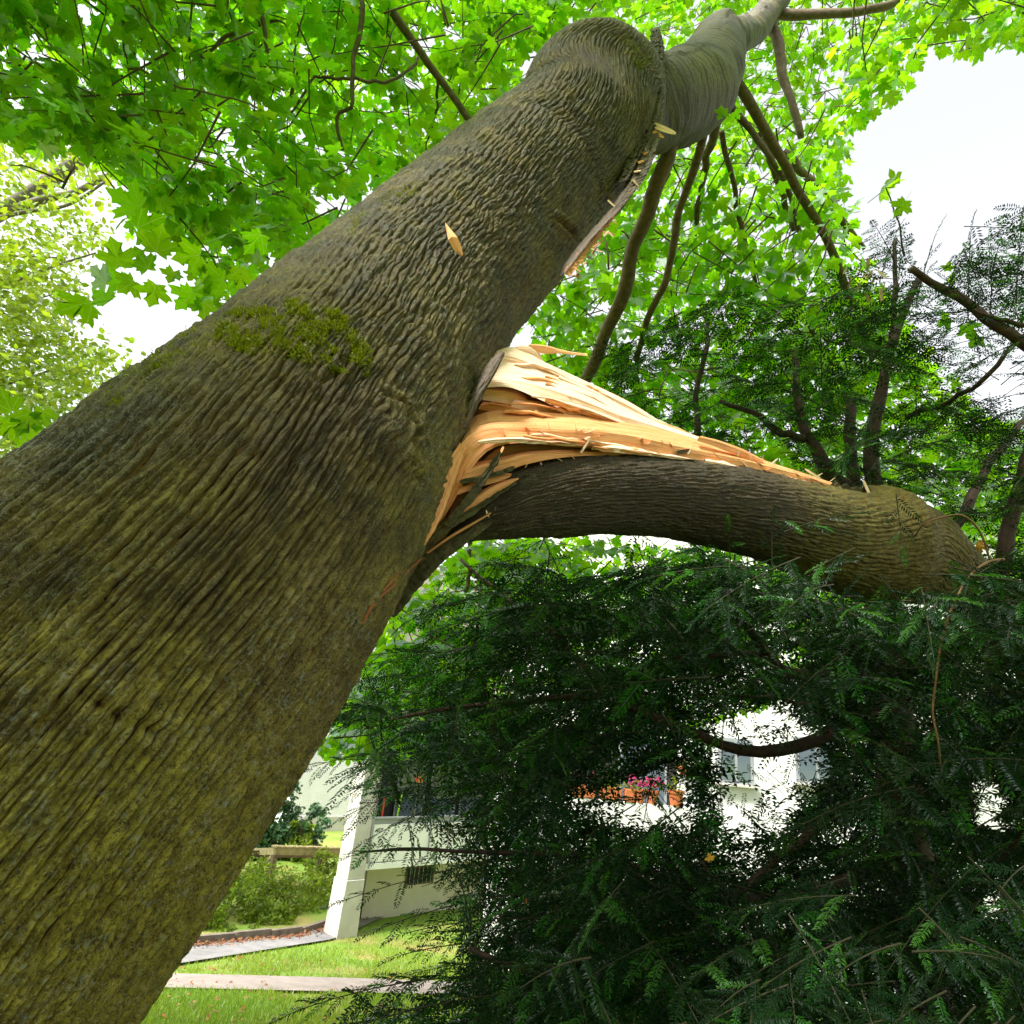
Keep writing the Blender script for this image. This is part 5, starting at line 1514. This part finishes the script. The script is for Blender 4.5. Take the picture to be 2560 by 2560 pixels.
# ================================================================== THE YEW
yew_base = np.array([2.45, 3.55, float(ground_z(3.55))])
yew = thing('yew_tree', 'dark green yew with drooping needle sprays under the torn limb', 'tree', yew_base)
def ybranch(pts, w0, w1, name='branch', n=24, ns=9):
    p = smooth_path([P(*q) if len(q) == 3 else np.array(q[1:]) for q in pts], n)
    d = np.clip(proj(p)[2], 0.5, 20)
    k = np.arange(n)
    p = p + 0.012 * (np.stack([vnoise(k * 0.5, k * 0 + q, int(abs(pts[0][0])) + q * 7) for q in range(3)], -1) - 0.5) * 2
    r = np.linspace(w0, w1, n) / 2 * d / FPX * (1 + 0.2 * (vnoise(k * 0.9, k * 0, int(abs(pts[0][1])) + 3) - 0.4))
    mb = MB()
    mb.add(*tube(p, r, ns))
    return mb.build(name, M['yewbark'], yew, smooth=True)
ybranch([(0, *(yew_base - np.array([0, 0, 0.2]))), (2310, 2450, 3.7), (2280, 2200, 3.7), (2245, 1980, 3.75), (2225, 1760, 3.8), (2210, 1500, 3.9), (2190, 1250, 4.0)], 150, 70, 'trunk', 40, 14)
ybranch([(2190, 1250, 4.0), (2180, 1150, 4.05), (2195, 1010, 4.1), (2205, 950, 4.1), (2230, 850, 4.15), (2270, 760, 4.2), (2300, 690, 4.25)], 40, 14, 'stem')
ybranch([(2205, 960, 4.1), (2232, 830, 4.2), (2233, 720, 4.3), (2240, 600, 4.4)], 18, 9, 'stem')
ybranch([(2210, 1330, 4.0), (2140, 1240, 4.0), (2075, 1190, 4.0), (2030, 1110, 4.0), (2005, 1070, 4.05), (1995, 980, 4.1), (1985, 880, 4.2)], 46, 14, 'stem')
ybranch([(2012, 1100, 4.0), (1950, 1080, 4.0), (1890, 1040, 4.1), (1800, 1000, 4.2)], 22, 10)
ybranch([(2240, 1600, 3.9), (2180, 1400, 4.3), (2130, 1180, 4.4), (2125, 1000, 4.5)], 40, 24, 'stem')
ybranch([(1780, 1330, 4.4), (1752, 1150, 4.4), (1742, 1000, 4.4), (1765, 880, 4.4), (1772, 800, 4.5)], 22, 10, 'stem')
ybranch([(2480, 1760, 3.3), (2488, 1600, 3.3), (2500, 1450, 3.3), (2528, 1330, 3.35), (2560, 1200, 3.4), (2620, 1000, 3.5)], 34, 38, 'stem', 24, 11)
ybranch([(2700, 950, 2.9), (2560, 862, 2.9), (2460, 790, 2.95), (2390, 740, 3.0), (2320, 700, 3.0), (2276, 672, 3.0)], 34, 16)
ybranch([(2640, 830, 2.9), (2580, 815, 2.9), (2500, 800, 2.9), (2440, 770, 2.9)], 14, 8)
ybranch([(2600, 800, 3.3), (2540, 860, 3.3), (2440, 960, 3.4), (2360, 1010, 3.6), (2260, 1040, 3.8)], 11, 12)
ybranch([(2250, 1500, 3.8), (2400, 1300, 4.2), (2480, 1150, 4.5), (2560, 1050, 4.8)], 30, 16)
ybranch([(2250, 1900, 3.7), (2120, 1800, 3.5), (1990, 1755, 3.3), (1860, 1735, 3.2), (1740, 1740, 3.1)], 14, 5)
ybranch([(2240, 1700, 3.8), (2100, 1690, 3.6), (1960, 1680, 3.4), (1890, 1600, 3.3), (1820, 1500, 3.2), (1760, 1460, 3.1)], 44, 14)
ybranch([(1920, 1640, 3.35), (1830, 1635, 3.3), (1740, 1640, 3.2), (1640, 1650, 3.1)], 22, 8)
ybranch([(2260, 2050, 3.7), (2150, 2010, 3.5), (2050, 2060, 3.3), (1970, 2130, 3.2), (1880, 2200, 3.1), (1760, 2250, 3.0)], 34, 12)
ybranch([(2290, 2350, 3.6), (2050, 2380, 3.1), (1700, 2420, 2.6), (1400, 2440, 2.3), (1250, 2400, 2.2), (1180, 2370, 2.2)], 44, 12)
ybranch([(2270, 2150, 3.7), (1900, 2250, 3.3), (1500, 2150, 3.0), (1250, 2130, 2.9), (1050, 2120, 2.85), (900, 2135, 2.8)], 36, 5)
ybranch([(2240, 1760, 3.8), (1900, 1880, 3.6), (1500, 1750, 3.4), (1200, 1760, 3.3), (980, 1800, 3.2)], 36, 8)
ybranch([(2300, 2400, 3.6), (2400, 2300, 3.0), (2500, 2150, 2.6), (2600, 2000, 2.4)], 32, 10)
ybranch([(1550, 1800, 3.4), (1400, 1600, 3.5), (1250, 1480, 3.6), (1150, 1400, 3.7)], 18, 8)
# dry bent vine stem hanging in the yew
vn = MB()
vp = smooth_path([P(2510, 1398, 2.25), P(2470, 1405, 2.2), P(2425, 1440, 2.15), P(2385, 1510, 2.1), P(2355, 1600, 2.1), P(2340, 1700, 2.1), P(2332, 1780, 2.1), P(2345, 1850, 2.1), P(2352, 1930, 2.15)], 50)
vn.add(*tube(vp, np.linspace(0.0045, 0.003, 50), 7))
tag(vn.build('dry_vine', M['dead'], smooth=True), 'thin dry brown vine stem arching down in front of the log end', 'vine')
vn = MB()
vp = smooth_path([P(2288, 1340, 2.7), P(2310, 1310, 2.65), P(2370, 1290, 2.6), P(2410, 1290, 2.6), P(2450, 1330, 2.6), P(2475, 1400, 2.6)], 30)
vn.add(*tube(vp, np.linspace(0.0035, 0.0045, 30), 6))
tag(vn.build('bare_twig', M['dead'], smooth=True), 'bare thin twig looping across the end of the log', 'twig')

# sprig templates: axis along +y, needles in two ranks
def sprig(seed, n_=17, nl=0.175, w=0.0175):
    r = np.random.default_rng(seed)
    V, T, tip = [], [], []
    bend = r.normal() * 0.12
    def ax(s_): return np.array([bend * s_ * s_, s_, -0.16 * s_ * s_])
    for side in (-1, 1):
        for q in range(n_):
            s_ = 0.04 + 0.95 * (q + 0.5 * (side > 0)) / n_ + r.normal() * 0.008
            l = nl * (0.75 + 0.35 * math.sin(min(1, s_ * 1.15) * math.pi)) * r.uniform(0.85, 1.12)
            if s_ > 0.9: l *= 0.75
            an = math.radians(68 - 26 * s_ + r.normal() * 7)
            d = np.array([side * math.sin(an), math.cos(an), r.normal() * 0.16 + 0.06])
            d /= np.linalg.norm(d)
            pr = np.array([-d[1] * side, d[0] * side, 0.25 * r.normal()])
            b = ax(s_)
            k = len(V)
            V += [b, b + d * l * 0.45 + pr * w + np.array([0, 0, 0.012]), b + d * l + np.array([0, 0, -0.03 * l / nl]), b + d * l * 0.45 - pr * w + np.array([0, 0, 0.012])]
            T += [(k, k + 1, k + 2), (k, k + 2, k + 3)]
            tip += [s_] * 4
    if n_ < 12:
        return np.array(V), np.array(T), np.array(tip)
    k = len(V)
    for s_ in (0, 0.5, 1.0):
        c_ = ax(s_)
        wa = 0.012 * (1.1 - s_ * 0.7)
        V += [c_ + np.array([wa, 0, 0]), c_ + np.array([-wa, 0, 0]), c_ + np.array([0, 0, -wa * 1.5])]
        tip += [s_ * 0.8] * 3
    for q in (0, 3):
        for a in range(3):
            b = (a + 1) % 3
            T += [(k + q + a, k + q + b, k + q + 3 + b), (k + q + a, k + q + 3 + b, k + q + 3 + a)]
    return np.array(V), np.array(T), np.array(tip)
SPR = [sprig(100 + q) for q in range(6)]
SPM = [sprig(300 + q, 11, 0.18, 0.026) for q in range(6)]
SPF = [sprig(200 + q, 7, 0.21, 0.038) for q in range(6)]
Y1 = [(1150, 1400), (1420, 1370), (1800, 1420), (1950, 1520), (2150, 1545), (2280, 1520), (2480, 1490), (2560, 1350), (2800, 1200), (2800, 2900), (900, 2900), (800, 2580), (960, 2490), (1120, 2480), (1160, 2350), (1120, 2220), (1060, 2090), (960, 1960), (860, 1890), (830, 1850), (920, 1720), (1020, 1570)]
Y2 = [(1500, 1040), (1560, 880), (1700, 800), (1800, 730), (2000, 760), (2100, 720), (2195, 600), (2250, 590), (2300, 680), (2420, 600), (2560, 520), (2760, 500), (2760, 1500), (2460, 1410), (2370, 1270), (2050, 1200), (1760, 1110)]
HOLES = [[(1770, 1800), (1830, 1755), (1980, 1765), (2060, 1850), (2075, 1950), (2020, 2010), (1940, 2075), (1850, 2105), (1790, 2080), (1790, 1940)],
         [(1425, 1985), (1560, 1950), (1690, 1890), (1745, 1955), (1740, 2090), (1560, 2065), (1425, 2025)],
         [(1945, 1625), (2010, 1620), (2015, 1690), (1955, 1700)], [(820, 1830), (900, 1840), (930, 1880), (860, 1930), (780, 1920)], [(880, 1985), (980, 1995), (1090, 2040), (1110, 2110), (890, 2120)], [(1210, 1690), (1260, 1680), (1270, 1740), (1220, 1750)],
         [(900, 2150), (1120, 2180), (1140, 2320), (1000, 2360), (860, 2360)], [(2420, 1940), (2500, 1930), (2520, 2080), (2440, 2080)], [(2440, 2210), (2510, 2230), (2520, 2310), (2450, 2300)], [(2390, 790), (2440, 830), (2430, 880), (2380, 860)], [(2450, 880), (2540, 900), (2560, 1010), (2440, 990)],
         [(2150, 1250), (2330, 1250), (2440, 1390), (2420, 1470), (2200, 1490), (2090, 1440)]]
def frond(B, d, up, L, ns_, scale, spread=52):
    """returns sprig base positions, axis dirs, normals, sizes"""
    d = nrm(d)
    side = nrm(np.cross(d, up))
    nz = np.cross(side, d)
    out = []
    for q in range(ns_):
        s_ = 0.12 + 0.83 * q / ns_
        sg = 1 if q % 2 else -1
        base = B + d * L * s_ - Z * (0.16 * L * s_ * s_)
        an = math.radians(spread + rng.normal() * 8)
        a = nrm(d * math.cos(an) + side * sg * math.sin(an) - Z * (0.18 + 0.12 * rng.random()) + rng.normal(size=3) * 0.08)
        out.append((base, a, nrm(nz + rng.normal(size=3) * 0.22), scale * (1.05 - 0.5 * s_) * rng.uniform(0.8, 1.15)))
    s_ = 0.95
    out.append((B + d * L * s_ - Z * 0.16 * L * s_ * s_, nrm(d - Z * 0.3), nz, scale * 0.75))
    axis = [B + d * L * s_ - Z * (0.16 * L * s_ * s_) for s_ in (0, 0.35, 0.7, 1.0)]
    return out, np.array(axis)
spr, axes_, axid = [], [], []
def add_fronds(poly, nfr, dlo, dhi, L0, L1, upw=0.0, scale=0.15, pw=1.0, ns=(9, 15)):
    xs_, ys_ = [q[0] for q in poly], [q[1] for q in poly]
    c = 0
    while c < nfr:
        a, b = rng.uniform(min(xs_), max(xs_)), rng.uniform(min(ys_), max(ys_))
        if not in_poly(np.array([a]), np.array([b]), poly)[0]: continue
        c += 1
        dp = dlo + (dhi - dlo) * rng.random() ** pw
        B = P(a, b, dp)
        az = rng.uniform(0, 6.28)
        out_ = nrm(np.array([B[0] - 2.45, B[1] - 3.9, 0]))
        d = nrm(out_ * 0.7 + np.array([math.cos(az), math.sin(az), 0]) * 0.9 + Z * (rng.normal() * 0.25 - 0.22 + upw))
        up = nrm(Z + rng.normal(size=3) * 0.3)
        L = rng.uniform(L0, L1)
        o_, ax_ = frond(B - d * L * 0.5, d, up, L, int(rng.integers(*ns)), scale)
        axid.extend([len(axes_)] * len(o_))
        spr.extend(o_)
        axes_.append(ax_)
Yfar = [(1230, 1430), (1900, 1490), (2280, 1560), (2700, 1400), (2700, 2700), (1180, 2700), (1280, 2350), (1220, 2050), (1080, 1850), (1150, 1600)]
Ylow = [(1450, 2250), (2700, 2150), (2700, 2750), (950, 2750), (1200, 2480), (1250, 2300)]
Yright = [(2050, 1560), (2500, 1500), (2700, 1400), (2700, 2300), (2100, 2300), (2080, 2000)]
Yleft = [(1150, 1400), (1500, 1380), (1600, 1700), (1300, 2000), (1000, 1980), (840, 1880), (920, 1720), (1020, 1570)]
add_fronds(Y1, 470, 2.2, 4.4, 0.40, 0.70, scale=0.215)
add_fronds(Yfar, 720, 4.1, 6.0, 0.5, 0.9, scale=0.35)
add_fronds(Yright, 110, 2.3, 3.4, 0.38, 0.62, scale=0.20)
add_fronds([(1600, 1390), (1950, 1450), (2280, 1540), (2300, 1720), (1560, 1720)], 120, 2.8, 4.4, 0.35, 0.6, scale=0.17)
add_fronds([(1150, 2130), (1500, 2130), (1850, 2180), (1950, 2500), (1180, 2470)], 130, 2.4, 4.0, 0.35, 0.6, scale=0.16)
add_fronds(Yleft, 150, 2.8, 4.2, 0.35, 0.6, scale=0.16)
add_fronds(Ylow, 170, 1.9, 3.2, 0.32, 0.52, scale=0.18)
add_fronds(Ylow, 26, 1.35, 1.8, 0.22, 0.34, scale=0.12, ns=(5, 9))
add_fronds(Yfar, 240, 4.6, 6.2, 0.6, 1.0, scale=0.42)
add_fronds(Y2, 330, 2.9, 5.0, 0.30, 0.52, 0.30, scale=0.16)
n_random = len(spr)
def at_frond(px, py, dp, px2, py2, dp2, ns_, scale=0.14):
    a, b = P(px, py, dp), P(px2, py2, dp2)
    o_, ax_ = frond(a, b - a, nrm(Z + 0.3 * nrm(EYE - a)), np.linalg.norm(b - a), ns_, scale)
    axid.extend([len(axes_)] * len(o_))
    spr.extend(o_)
    axes_.append(ax_)
for a in ((2250, 2360, 1.45, 2080, 2390, 1.35, 6, 0.11), (2280, 2380, 1.4, 2500, 2360, 1.35, 7, 0.11), (2230, 2600, 1.3, 2270, 2480, 1.3, 4, 0.12), (1780, 2560, 1.6, 1740, 2430, 1.5, 6, 0.11), (1900, 2450, 1.6, 1790, 2490, 1.5, 6, 0.11),
          (1400, 2420, 2.2, 1100, 2360, 2.15, 15, 0.17), (1300, 2480, 2.1, 740, 2520, 2.0, 20, 0.17), (1200, 2440, 2.2, 760, 2440, 2.1, 18, 0.17), (1250, 2560, 2.0, 800, 2580, 1.9, 16, 0.17), (1500, 2130, 2.9, 860, 2135, 2.7, 18, 0.17), (1050, 2120, 2.85, 870, 2110, 2.75, 8, 0.14), (1350, 2230, 2.7, 950, 2250, 2.6, 16, 0.17), (1400, 2300, 2.6, 1020, 2260, 2.5, 15, 0.16), (1300, 2360, 2.5, 1010, 2330, 2.4, 14, 0.15), (1850, 1580, 2.2, 1790, 1400, 2.2, 8, 0.14), (1960, 1580, 2.25, 1950, 1390, 2.25, 8, 0.14), (2060, 1590, 2.3, 2120, 1450, 2.3, 8, 0.14), (2170, 1600, 2.3, 2240, 1490, 2.3, 7, 0.14), (1760, 1500, 2.2, 1900, 1380, 2.15, 7, 0.13), (2500, 1630, 2.6, 2420, 1470, 2.6, 9, 0.15), (2570, 1560, 2.6, 2480, 1420, 2.6, 8, 0.15), (2400, 1650, 2.5, 2330, 1500, 2.5, 9, 0.15), (2560, 1480, 2.7, 2500, 1370, 2.7, 7, 0.14), (2300, 1640, 2.5, 2260, 1510, 2.5, 7, 0.14), (2560, 850, 2.8, 2420, 900, 2.8, 8, 0.13), (2480, 790, 2.8, 2330, 820, 2.8, 8, 0.13), (2400, 735, 2.9, 2300, 700, 2.85, 8, 0.12), (2600, 880, 2.8, 2520, 740, 2.8, 7, 0.13), (2440, 780, 2.85, 2370, 690, 2.85, 6, 0.12),
          (1000, 1880, 3.1, 790, 1880, 3.0, 10, 0.16), (1100, 1950, 3.0, 870, 2000, 2.9, 13, 0.17), (1150, 2000, 2.9, 920, 2060, 2.85, 13, 0.16), (1020, 1900, 3.1, 880, 1960, 3.0, 9, 0.16),
          (1810, 1760, 2.8, 1800, 1980, 2.75, 4, 0.15), (1880, 1770, 2.9, 1860, 1960, 2.85, 3, 0.13), (1950, 1790, 2.9, 2010, 1960, 2.8, 6, 0.15), (1830, 1940, 2.8, 1930, 1910, 2.75, 2, 0.10), (1640, 1900, 3.0, 1600, 2080, 2.9, 6, 0.13), (1500, 1940, 3.0, 1480, 2080, 2.9, 5, 0.13), (1750, 2120, 2.9, 1780, 2000, 2.85, 5, 0.12), (1900, 2120, 2.9, 1900, 2000, 2.85, 4, 0.12),
          (1960, 1480, 2.3, 2110, 1370, 2.3, 6, 0.13), (1960, 1330, 2.3, 2170, 1245, 2.3, 6, 0.10), (1900, 1300, 2.3, 2120, 1300, 2.25, 5, 0.10), (2240, 1235, 2.7, 2255, 1350, 2.65, 4, 0.12), (1830, 1460, 2.3, 1820, 1300, 2.25, 3, 0.10), (1930, 1420, 2.3, 1930, 1290, 2.3, 3, 0.10),
          (2290, 760, 3.2, 2335, 560, 3.2, 5, 0.14), (2420, 800, 3.1, 2422, 540, 3.1, 6, 0.14), (2540, 760, 3.1, 2550, 500, 3.1, 6, 0.14), (2480, 740, 3.1, 2470, 600, 3.1, 4, 0.13), (2360, 760, 3.1, 2390, 640, 3.1, 5, 0.13), (2200, 700, 3.8, 2240, 560, 3.8, 7, 0.12), (2240, 690, 3.8, 2230, 590, 3.7, 7, 0.11)):
    at_frond(*a)
add_fronds([(1700, 1350), (2000, 1420), (2300, 1500), (2400, 1440), (2560, 1400), (2600, 1600), (1700, 1500)], 60, 1.9, 2.5, 0.25, 0.4, scale=0.15, ns=(6, 10))
B_ = np.array([q[0] for q in spr]); D_ = np.array([q[1] for q in spr]); N_ = np.array([q[2] for q in spr]); S_ = np.array([q[3] for q in spr])
mx, my, mz = proj(B_ + D_ * S_[:, None] * 0.55)
keep = mz > 0.6
for hi_, hpoly in enumerate(HOLES):
    keep &= ~(in_poly(mx, my, hpoly) & (rng.random(len(mx)) < (0.94 if hi_ == 0 else 0.9 if hi_ == 1 else 0.97)) & (np.arange(len(mx)) < n_random))
limb_zone_px = [(1290, 1200), (1521, 1140), (1900, 1180), (2080, 1215), (2330, 1240), (2440, 1390), (2400, 1450), (2210, 1490), (2077, 1450), (1900, 1395), (1700, 1345), (1300, 1335)]
rnd = np.arange(len(mx)) < n_random
keep &= ~(in_poly(mx, my, limb_zone_px) & (mz < 3.2) & (rng.random(len(mx)) < 0.9) & rnd)
wood_px = [(1100, 1300), (1260, 880), (1480, 880), (1600, 1010), (1800, 1090), (2080, 1200), (1700, 1150), (1300, 1200), (1250, 1330)]
keep &= ~(in_poly(mx, my, wood_px) & (mz < 2.7))
trunk_px = [(380, 2560), (700, 2000), (1010, 1490), (1250, 1300), (1280, 860), (500, 860), (0, 1400), (0, 2560)]
keep &= ~(in_poly(mx, my, trunk_px) & (mz < 1.7))
axkeep = np.bincount(np.array(axid)[keep], minlength=len(axes_)) / np.maximum(1, np.bincount(np.array(axid), minlength=len(axes_)))
B_, D_, N_, S_, mx, my, mz = (q[keep] for q in (B_, D_, N_, S_, mx, my, mz))
n = len(B_)
ey = D_
ez = nrm(N_ - ey * np.sum(N_ * ey, 1, keepdims=True))
ex = np.cross(ey, ez)
print('yew sprigs', n)
tb = np.stack([rng.random(n), np.clip(rng.random(n) * 0.6 + 0.1, 0, 1), rng.random(n), np.ones(n)], -1)
fresh = rng.random(n) < 0.2
tb[fresh, 1] = rng.uniform(0.8, 1.0, fresh.sum())
vis = (mx > 0) & (mx < 2560) & (my > 0) & (my < 2560)
order = np.argsort(np.where(vis, -S_ / mz, 0))
near = order[:290]
isn = np.zeros(n, bool); isn[near] = True
M['yew_fresh'] = mat_leaf('fresh_yew_needle', (0.022, 0.105, 0.010), (0.05, 0.26, 0.006), 0.02, False, 0.35)
spm = []
for q in range(12):
    V0, T0, tp = SPR[q % 6]
    c_ = np.ones((len(V0), 4)) * 0.5
    c_[:, 0] = rng.random()
    c_[:, 1] = 0.15 + 0.06 * q + 0.3 * tp
    spm.append(make_mesh('sprig', V0, None, T0, V0[:, :2], np.clip(c_, 0, 1), True, [M['yew_fresh'] if q in (4, 9, 11) else M['yew']]))
inv = Matrix.Translation(-Vector(yew.location))
for k in near:
    o = bpy.data.objects.new('sprig', spm[rng.integers(0, 12)])
    COL.objects.link(o)
    o.parent = yew
    o.matrix_parent_inverse = inv
    s_ = float(S_[k])
    o.matrix_basis = Matrix(((ex[k, 0] * s_, ey[k, 0] * s_, ez[k, 0] * s_, B_[k, 0]), (ex[k, 1] * s_, ey[k, 1] * s_, ez[k, 1] * s_, B_[k, 1]), (ex[k, 2] * s_, ey[k, 2] * s_, ez[k, 2] * s_, B_[k, 2]), (0, 0, 0, 1)))
def sprig_mass(name, idx_all, mat):
    Vs_, Ts_, co_, off = [], [], [], 0
    far = mz[idx_all] > 4.0
    med = (mz[idx_all] > 2.25) & ~far
    for sel, TT in ((idx_all[~far & ~med], SPR), (idx_all[med], SPM), (idx_all[far], SPF)):
      for q in range(6):
        idx = sel[q::6]
        V0, T0, tp = TT[q]
        V = B_[idx][:, None] + S_[idx][:, None, None] * (V0[None, :, 0:1] * ex[idx][:, None] + V0[None, :, 1:2] * ey[idx][:, None] + V0[None, :, 2:3] * ez[idx][:, None])
        m = len(idx)
        Vs_.append(V.reshape(-1, 3))
        Ts_.append((T0[None] + (np.arange(m) * len(V0))[:, None, None]).reshape(-1, 3) + off)
        cc = np.repeat(tb[idx], len(V0), 0)
        cc[:, 1] = np.clip(cc[:, 1] * (0.6 + 0.7 * np.tile(tp, m)), 0, 1)
        co_.append(cc)
        off += m * len(V0)
    V = np.concatenate(Vs_)
    o = link(name, make_mesh(name, V, None, np.concatenate(Ts_), np.zeros((len(V), 2)), np.concatenate(co_), True, [mat]), yew)
    o['kind'] = 'stuff'
    return o
rest = np.where(~isn)[0]
fr_ = fresh[rest]
sprig_mass('foliage', rest[~fr_], M['yew'])
sprig_mass('fresh_foliage', rest[fr_], M['yew_fresh'])
mb = MB()
for ai_, ax_ in enumerate(axes_):
    if axkeep[ai_] < 0.6: continue
    p_ = smooth_path(ax_, 6)
    a, b, _ = proj(p_[3])
    skip = False
    for hpoly in HOLES[:1]:
        if in_poly(np.array([a]), np.array([b]), hpoly)[0] and rng.random() < 0.8: skip = True
    if not skip:
        mb.add(*tube(p_, np.linspace(0.0030, 0.0013, 6), 4, False))
o = mb.build('twigs', M['yewtwig'], yew, smooth=True)
o['kind'] = 'stuff'
# winged seeds and yellowed leaves caught in the yew
def winged(px, py, dp, label):
    c_ = P(px, py, dp)
    t_ = thing('seed_cluster', label, 'seeds', c_)
    for q in range(7):
        d = nrm(rng.normal(size=3))
        s_ = nrm(np.cross(d, rng.normal(size=3)))
        b = c_ + rng.normal(size=3) * 0.03
        mb = MB()
        mb.add([b, b + d * 0.025 + s_ * 0.012, b + d * 0.06 + s_ * 0.014, b + d * 0.065, b + d * 0.03 - s_ * 0.004], T=[[0, 1, 4], [1, 2, 4], [2, 3, 4]])
        mb.build('winged_seed', M['samara'], t_)
winged(2150, 690, 3.0, 'dry maple seed bunch caught among the upper yew twigs')
winged(2195, 695, 2.95, 'splayed bunch of pale winged seeds beside the bare yew stem')
def lone(px, py, dp, s_, label):
    c_ = P(px, py, dp)
    V0, T0 = LT[3]
    f = frames(np.array([nrm(EYE - c_) + rng.normal(size=3) * 0.4]), np.array([rng.uniform(0, 6)]))
    V = c_ + s_ * (V0[:, 0:1] * f[0] + V0[:, 1:2] * f[1] + V0[:, 2:3] * f[2] * 2.5)
    me = make_mesh('yellow_leaf', V, None, T0, V0[:, :2], None, True, [M['yellowleaf']])
    tag(link('yellow_leaf', me), label, 'leaf')
lone(2440, 1366, 3.0, 0.045, 'curled yellow leaf stuck beside the broken log end')
lone(1776, 2150, 2.3, 0.028, 'orange dead leaf hanging in the dark yew below the flower balcony')
lone(1310, 2255, 2.3, 0.016, 'tiny tan dead leaf in the lower yew branches')

# ================================================================== pale tree far to the left
bg = thing('pale_tree', 'sunlit pale green tree with grey limbs beyond the mossy trunk', 'tree', (-13.0, 11.5, float(ground_z(11.5))))
def bgb(pts, w0, w1, name='limb', n=24, mat='bgbark'):
    p = smooth_path([P(*q) if len(q) == 3 else np.array(q[1:]) for q in pts], n)
    d = proj(p)[2]
    mb = MB()
    mb.add(*tube(p, np.linspace(w0, w1, n) / 2 * np.clip(d, 5, 30) / FPX, 8))
    return mb.build(name, M[mat], bg, smooth=True)
M['bgbark'] = mat_branch('grey_far_bark', (0.10, 0.085, 0.065), (0.20, 0.175, 0.14))
bgb([(0, -13.0, 11.5, -2.0), (0, -12.6, 11.8, 2.0), (-260, 760, 14.5), (-120, 600, 14.5), (20, 520, 14.5), (140, 440, 14.6), (260, 350, 14.8), (420, 220, 15)], 80, 26, 'trunk', 40)
bgb([(20, 530, 14.5), (110, 498, 14.4), (190, 480, 14.3), (255, 445, 14.2), (330, 420, 14.2)], 26, 10)
bgb([(-60, 560, 14.5), (60, 530, 14), (170, 512, 13.8), (270, 450, 13.6)], 14, 6)
bgb([(-100, 760, 13.5), (0, 718, 13.4), (80, 685, 13.3), (150, 660, 13.2), (240, 632, 13.1)], 14, 4)
bgb([(-100, 640, 13.5), (60, 640, 13.4), (170, 645, 13.4)], 7, 3)
bgb([(-100, 780, 13.5), (60, 755, 13.4), (170, 725, 13.4)], 6, 3)
bgb([(-100, 800, 13.5), (40, 830, 13.4), (170, 870, 13.4)], 6, 3)
bgb([(-100, 980, 13.5), (60, 950, 13.4), (130, 925, 13.4), (210, 920, 13.3)], 8, 4)
pos_ = []
bgpoly = [(-400, 330), (220, 330), (330, 440), (270, 560), (250, 640), (180, 700), (210, 780), (250, 860), (330, 900), (260, 960), (150, 1080), (0, 1180), (-400, 1200)]
dense = [(-400, 640), (60, 640), (170, 700), (160, 850), (330, 880), (250, 970), (120, 1090), (0, 1180), (-400, 1200)]
while len(pos_) < 2300:
    a, b = rng.uniform(-400, 340), rng.uniform(330, 1200)
    pt = (np.array([a]), np.array([b]))
    if not in_poly(*pt, bgpoly)[0]: continue
    if not in_poly(*pt, dense)[0] and rng.random() < 0.62: continue
    pos_.append(P(a, b, rng.uniform(11.5, 17)))
cc = np.array(pos_)
k = np.repeat(np.arange(len(cc)), 9)
pp = cc[k] + rng.normal(size=(len(k), 3)) * np.array([0.22, 0.22, 0.12])
foliage('crown', bg, M['leaf_far'], pp, nrm(rng.normal(size=(len(k), 3)) * 0.6 + Z), rng.uniform(0.09, 0.20, len(k)), rng.uniform(0, 6.28, len(k)), rtint(len(k), 0.1, 1))
print('tris', sum(len(o.data.polygons) for o in bpy.data.objects if o.type == 'MESH'))
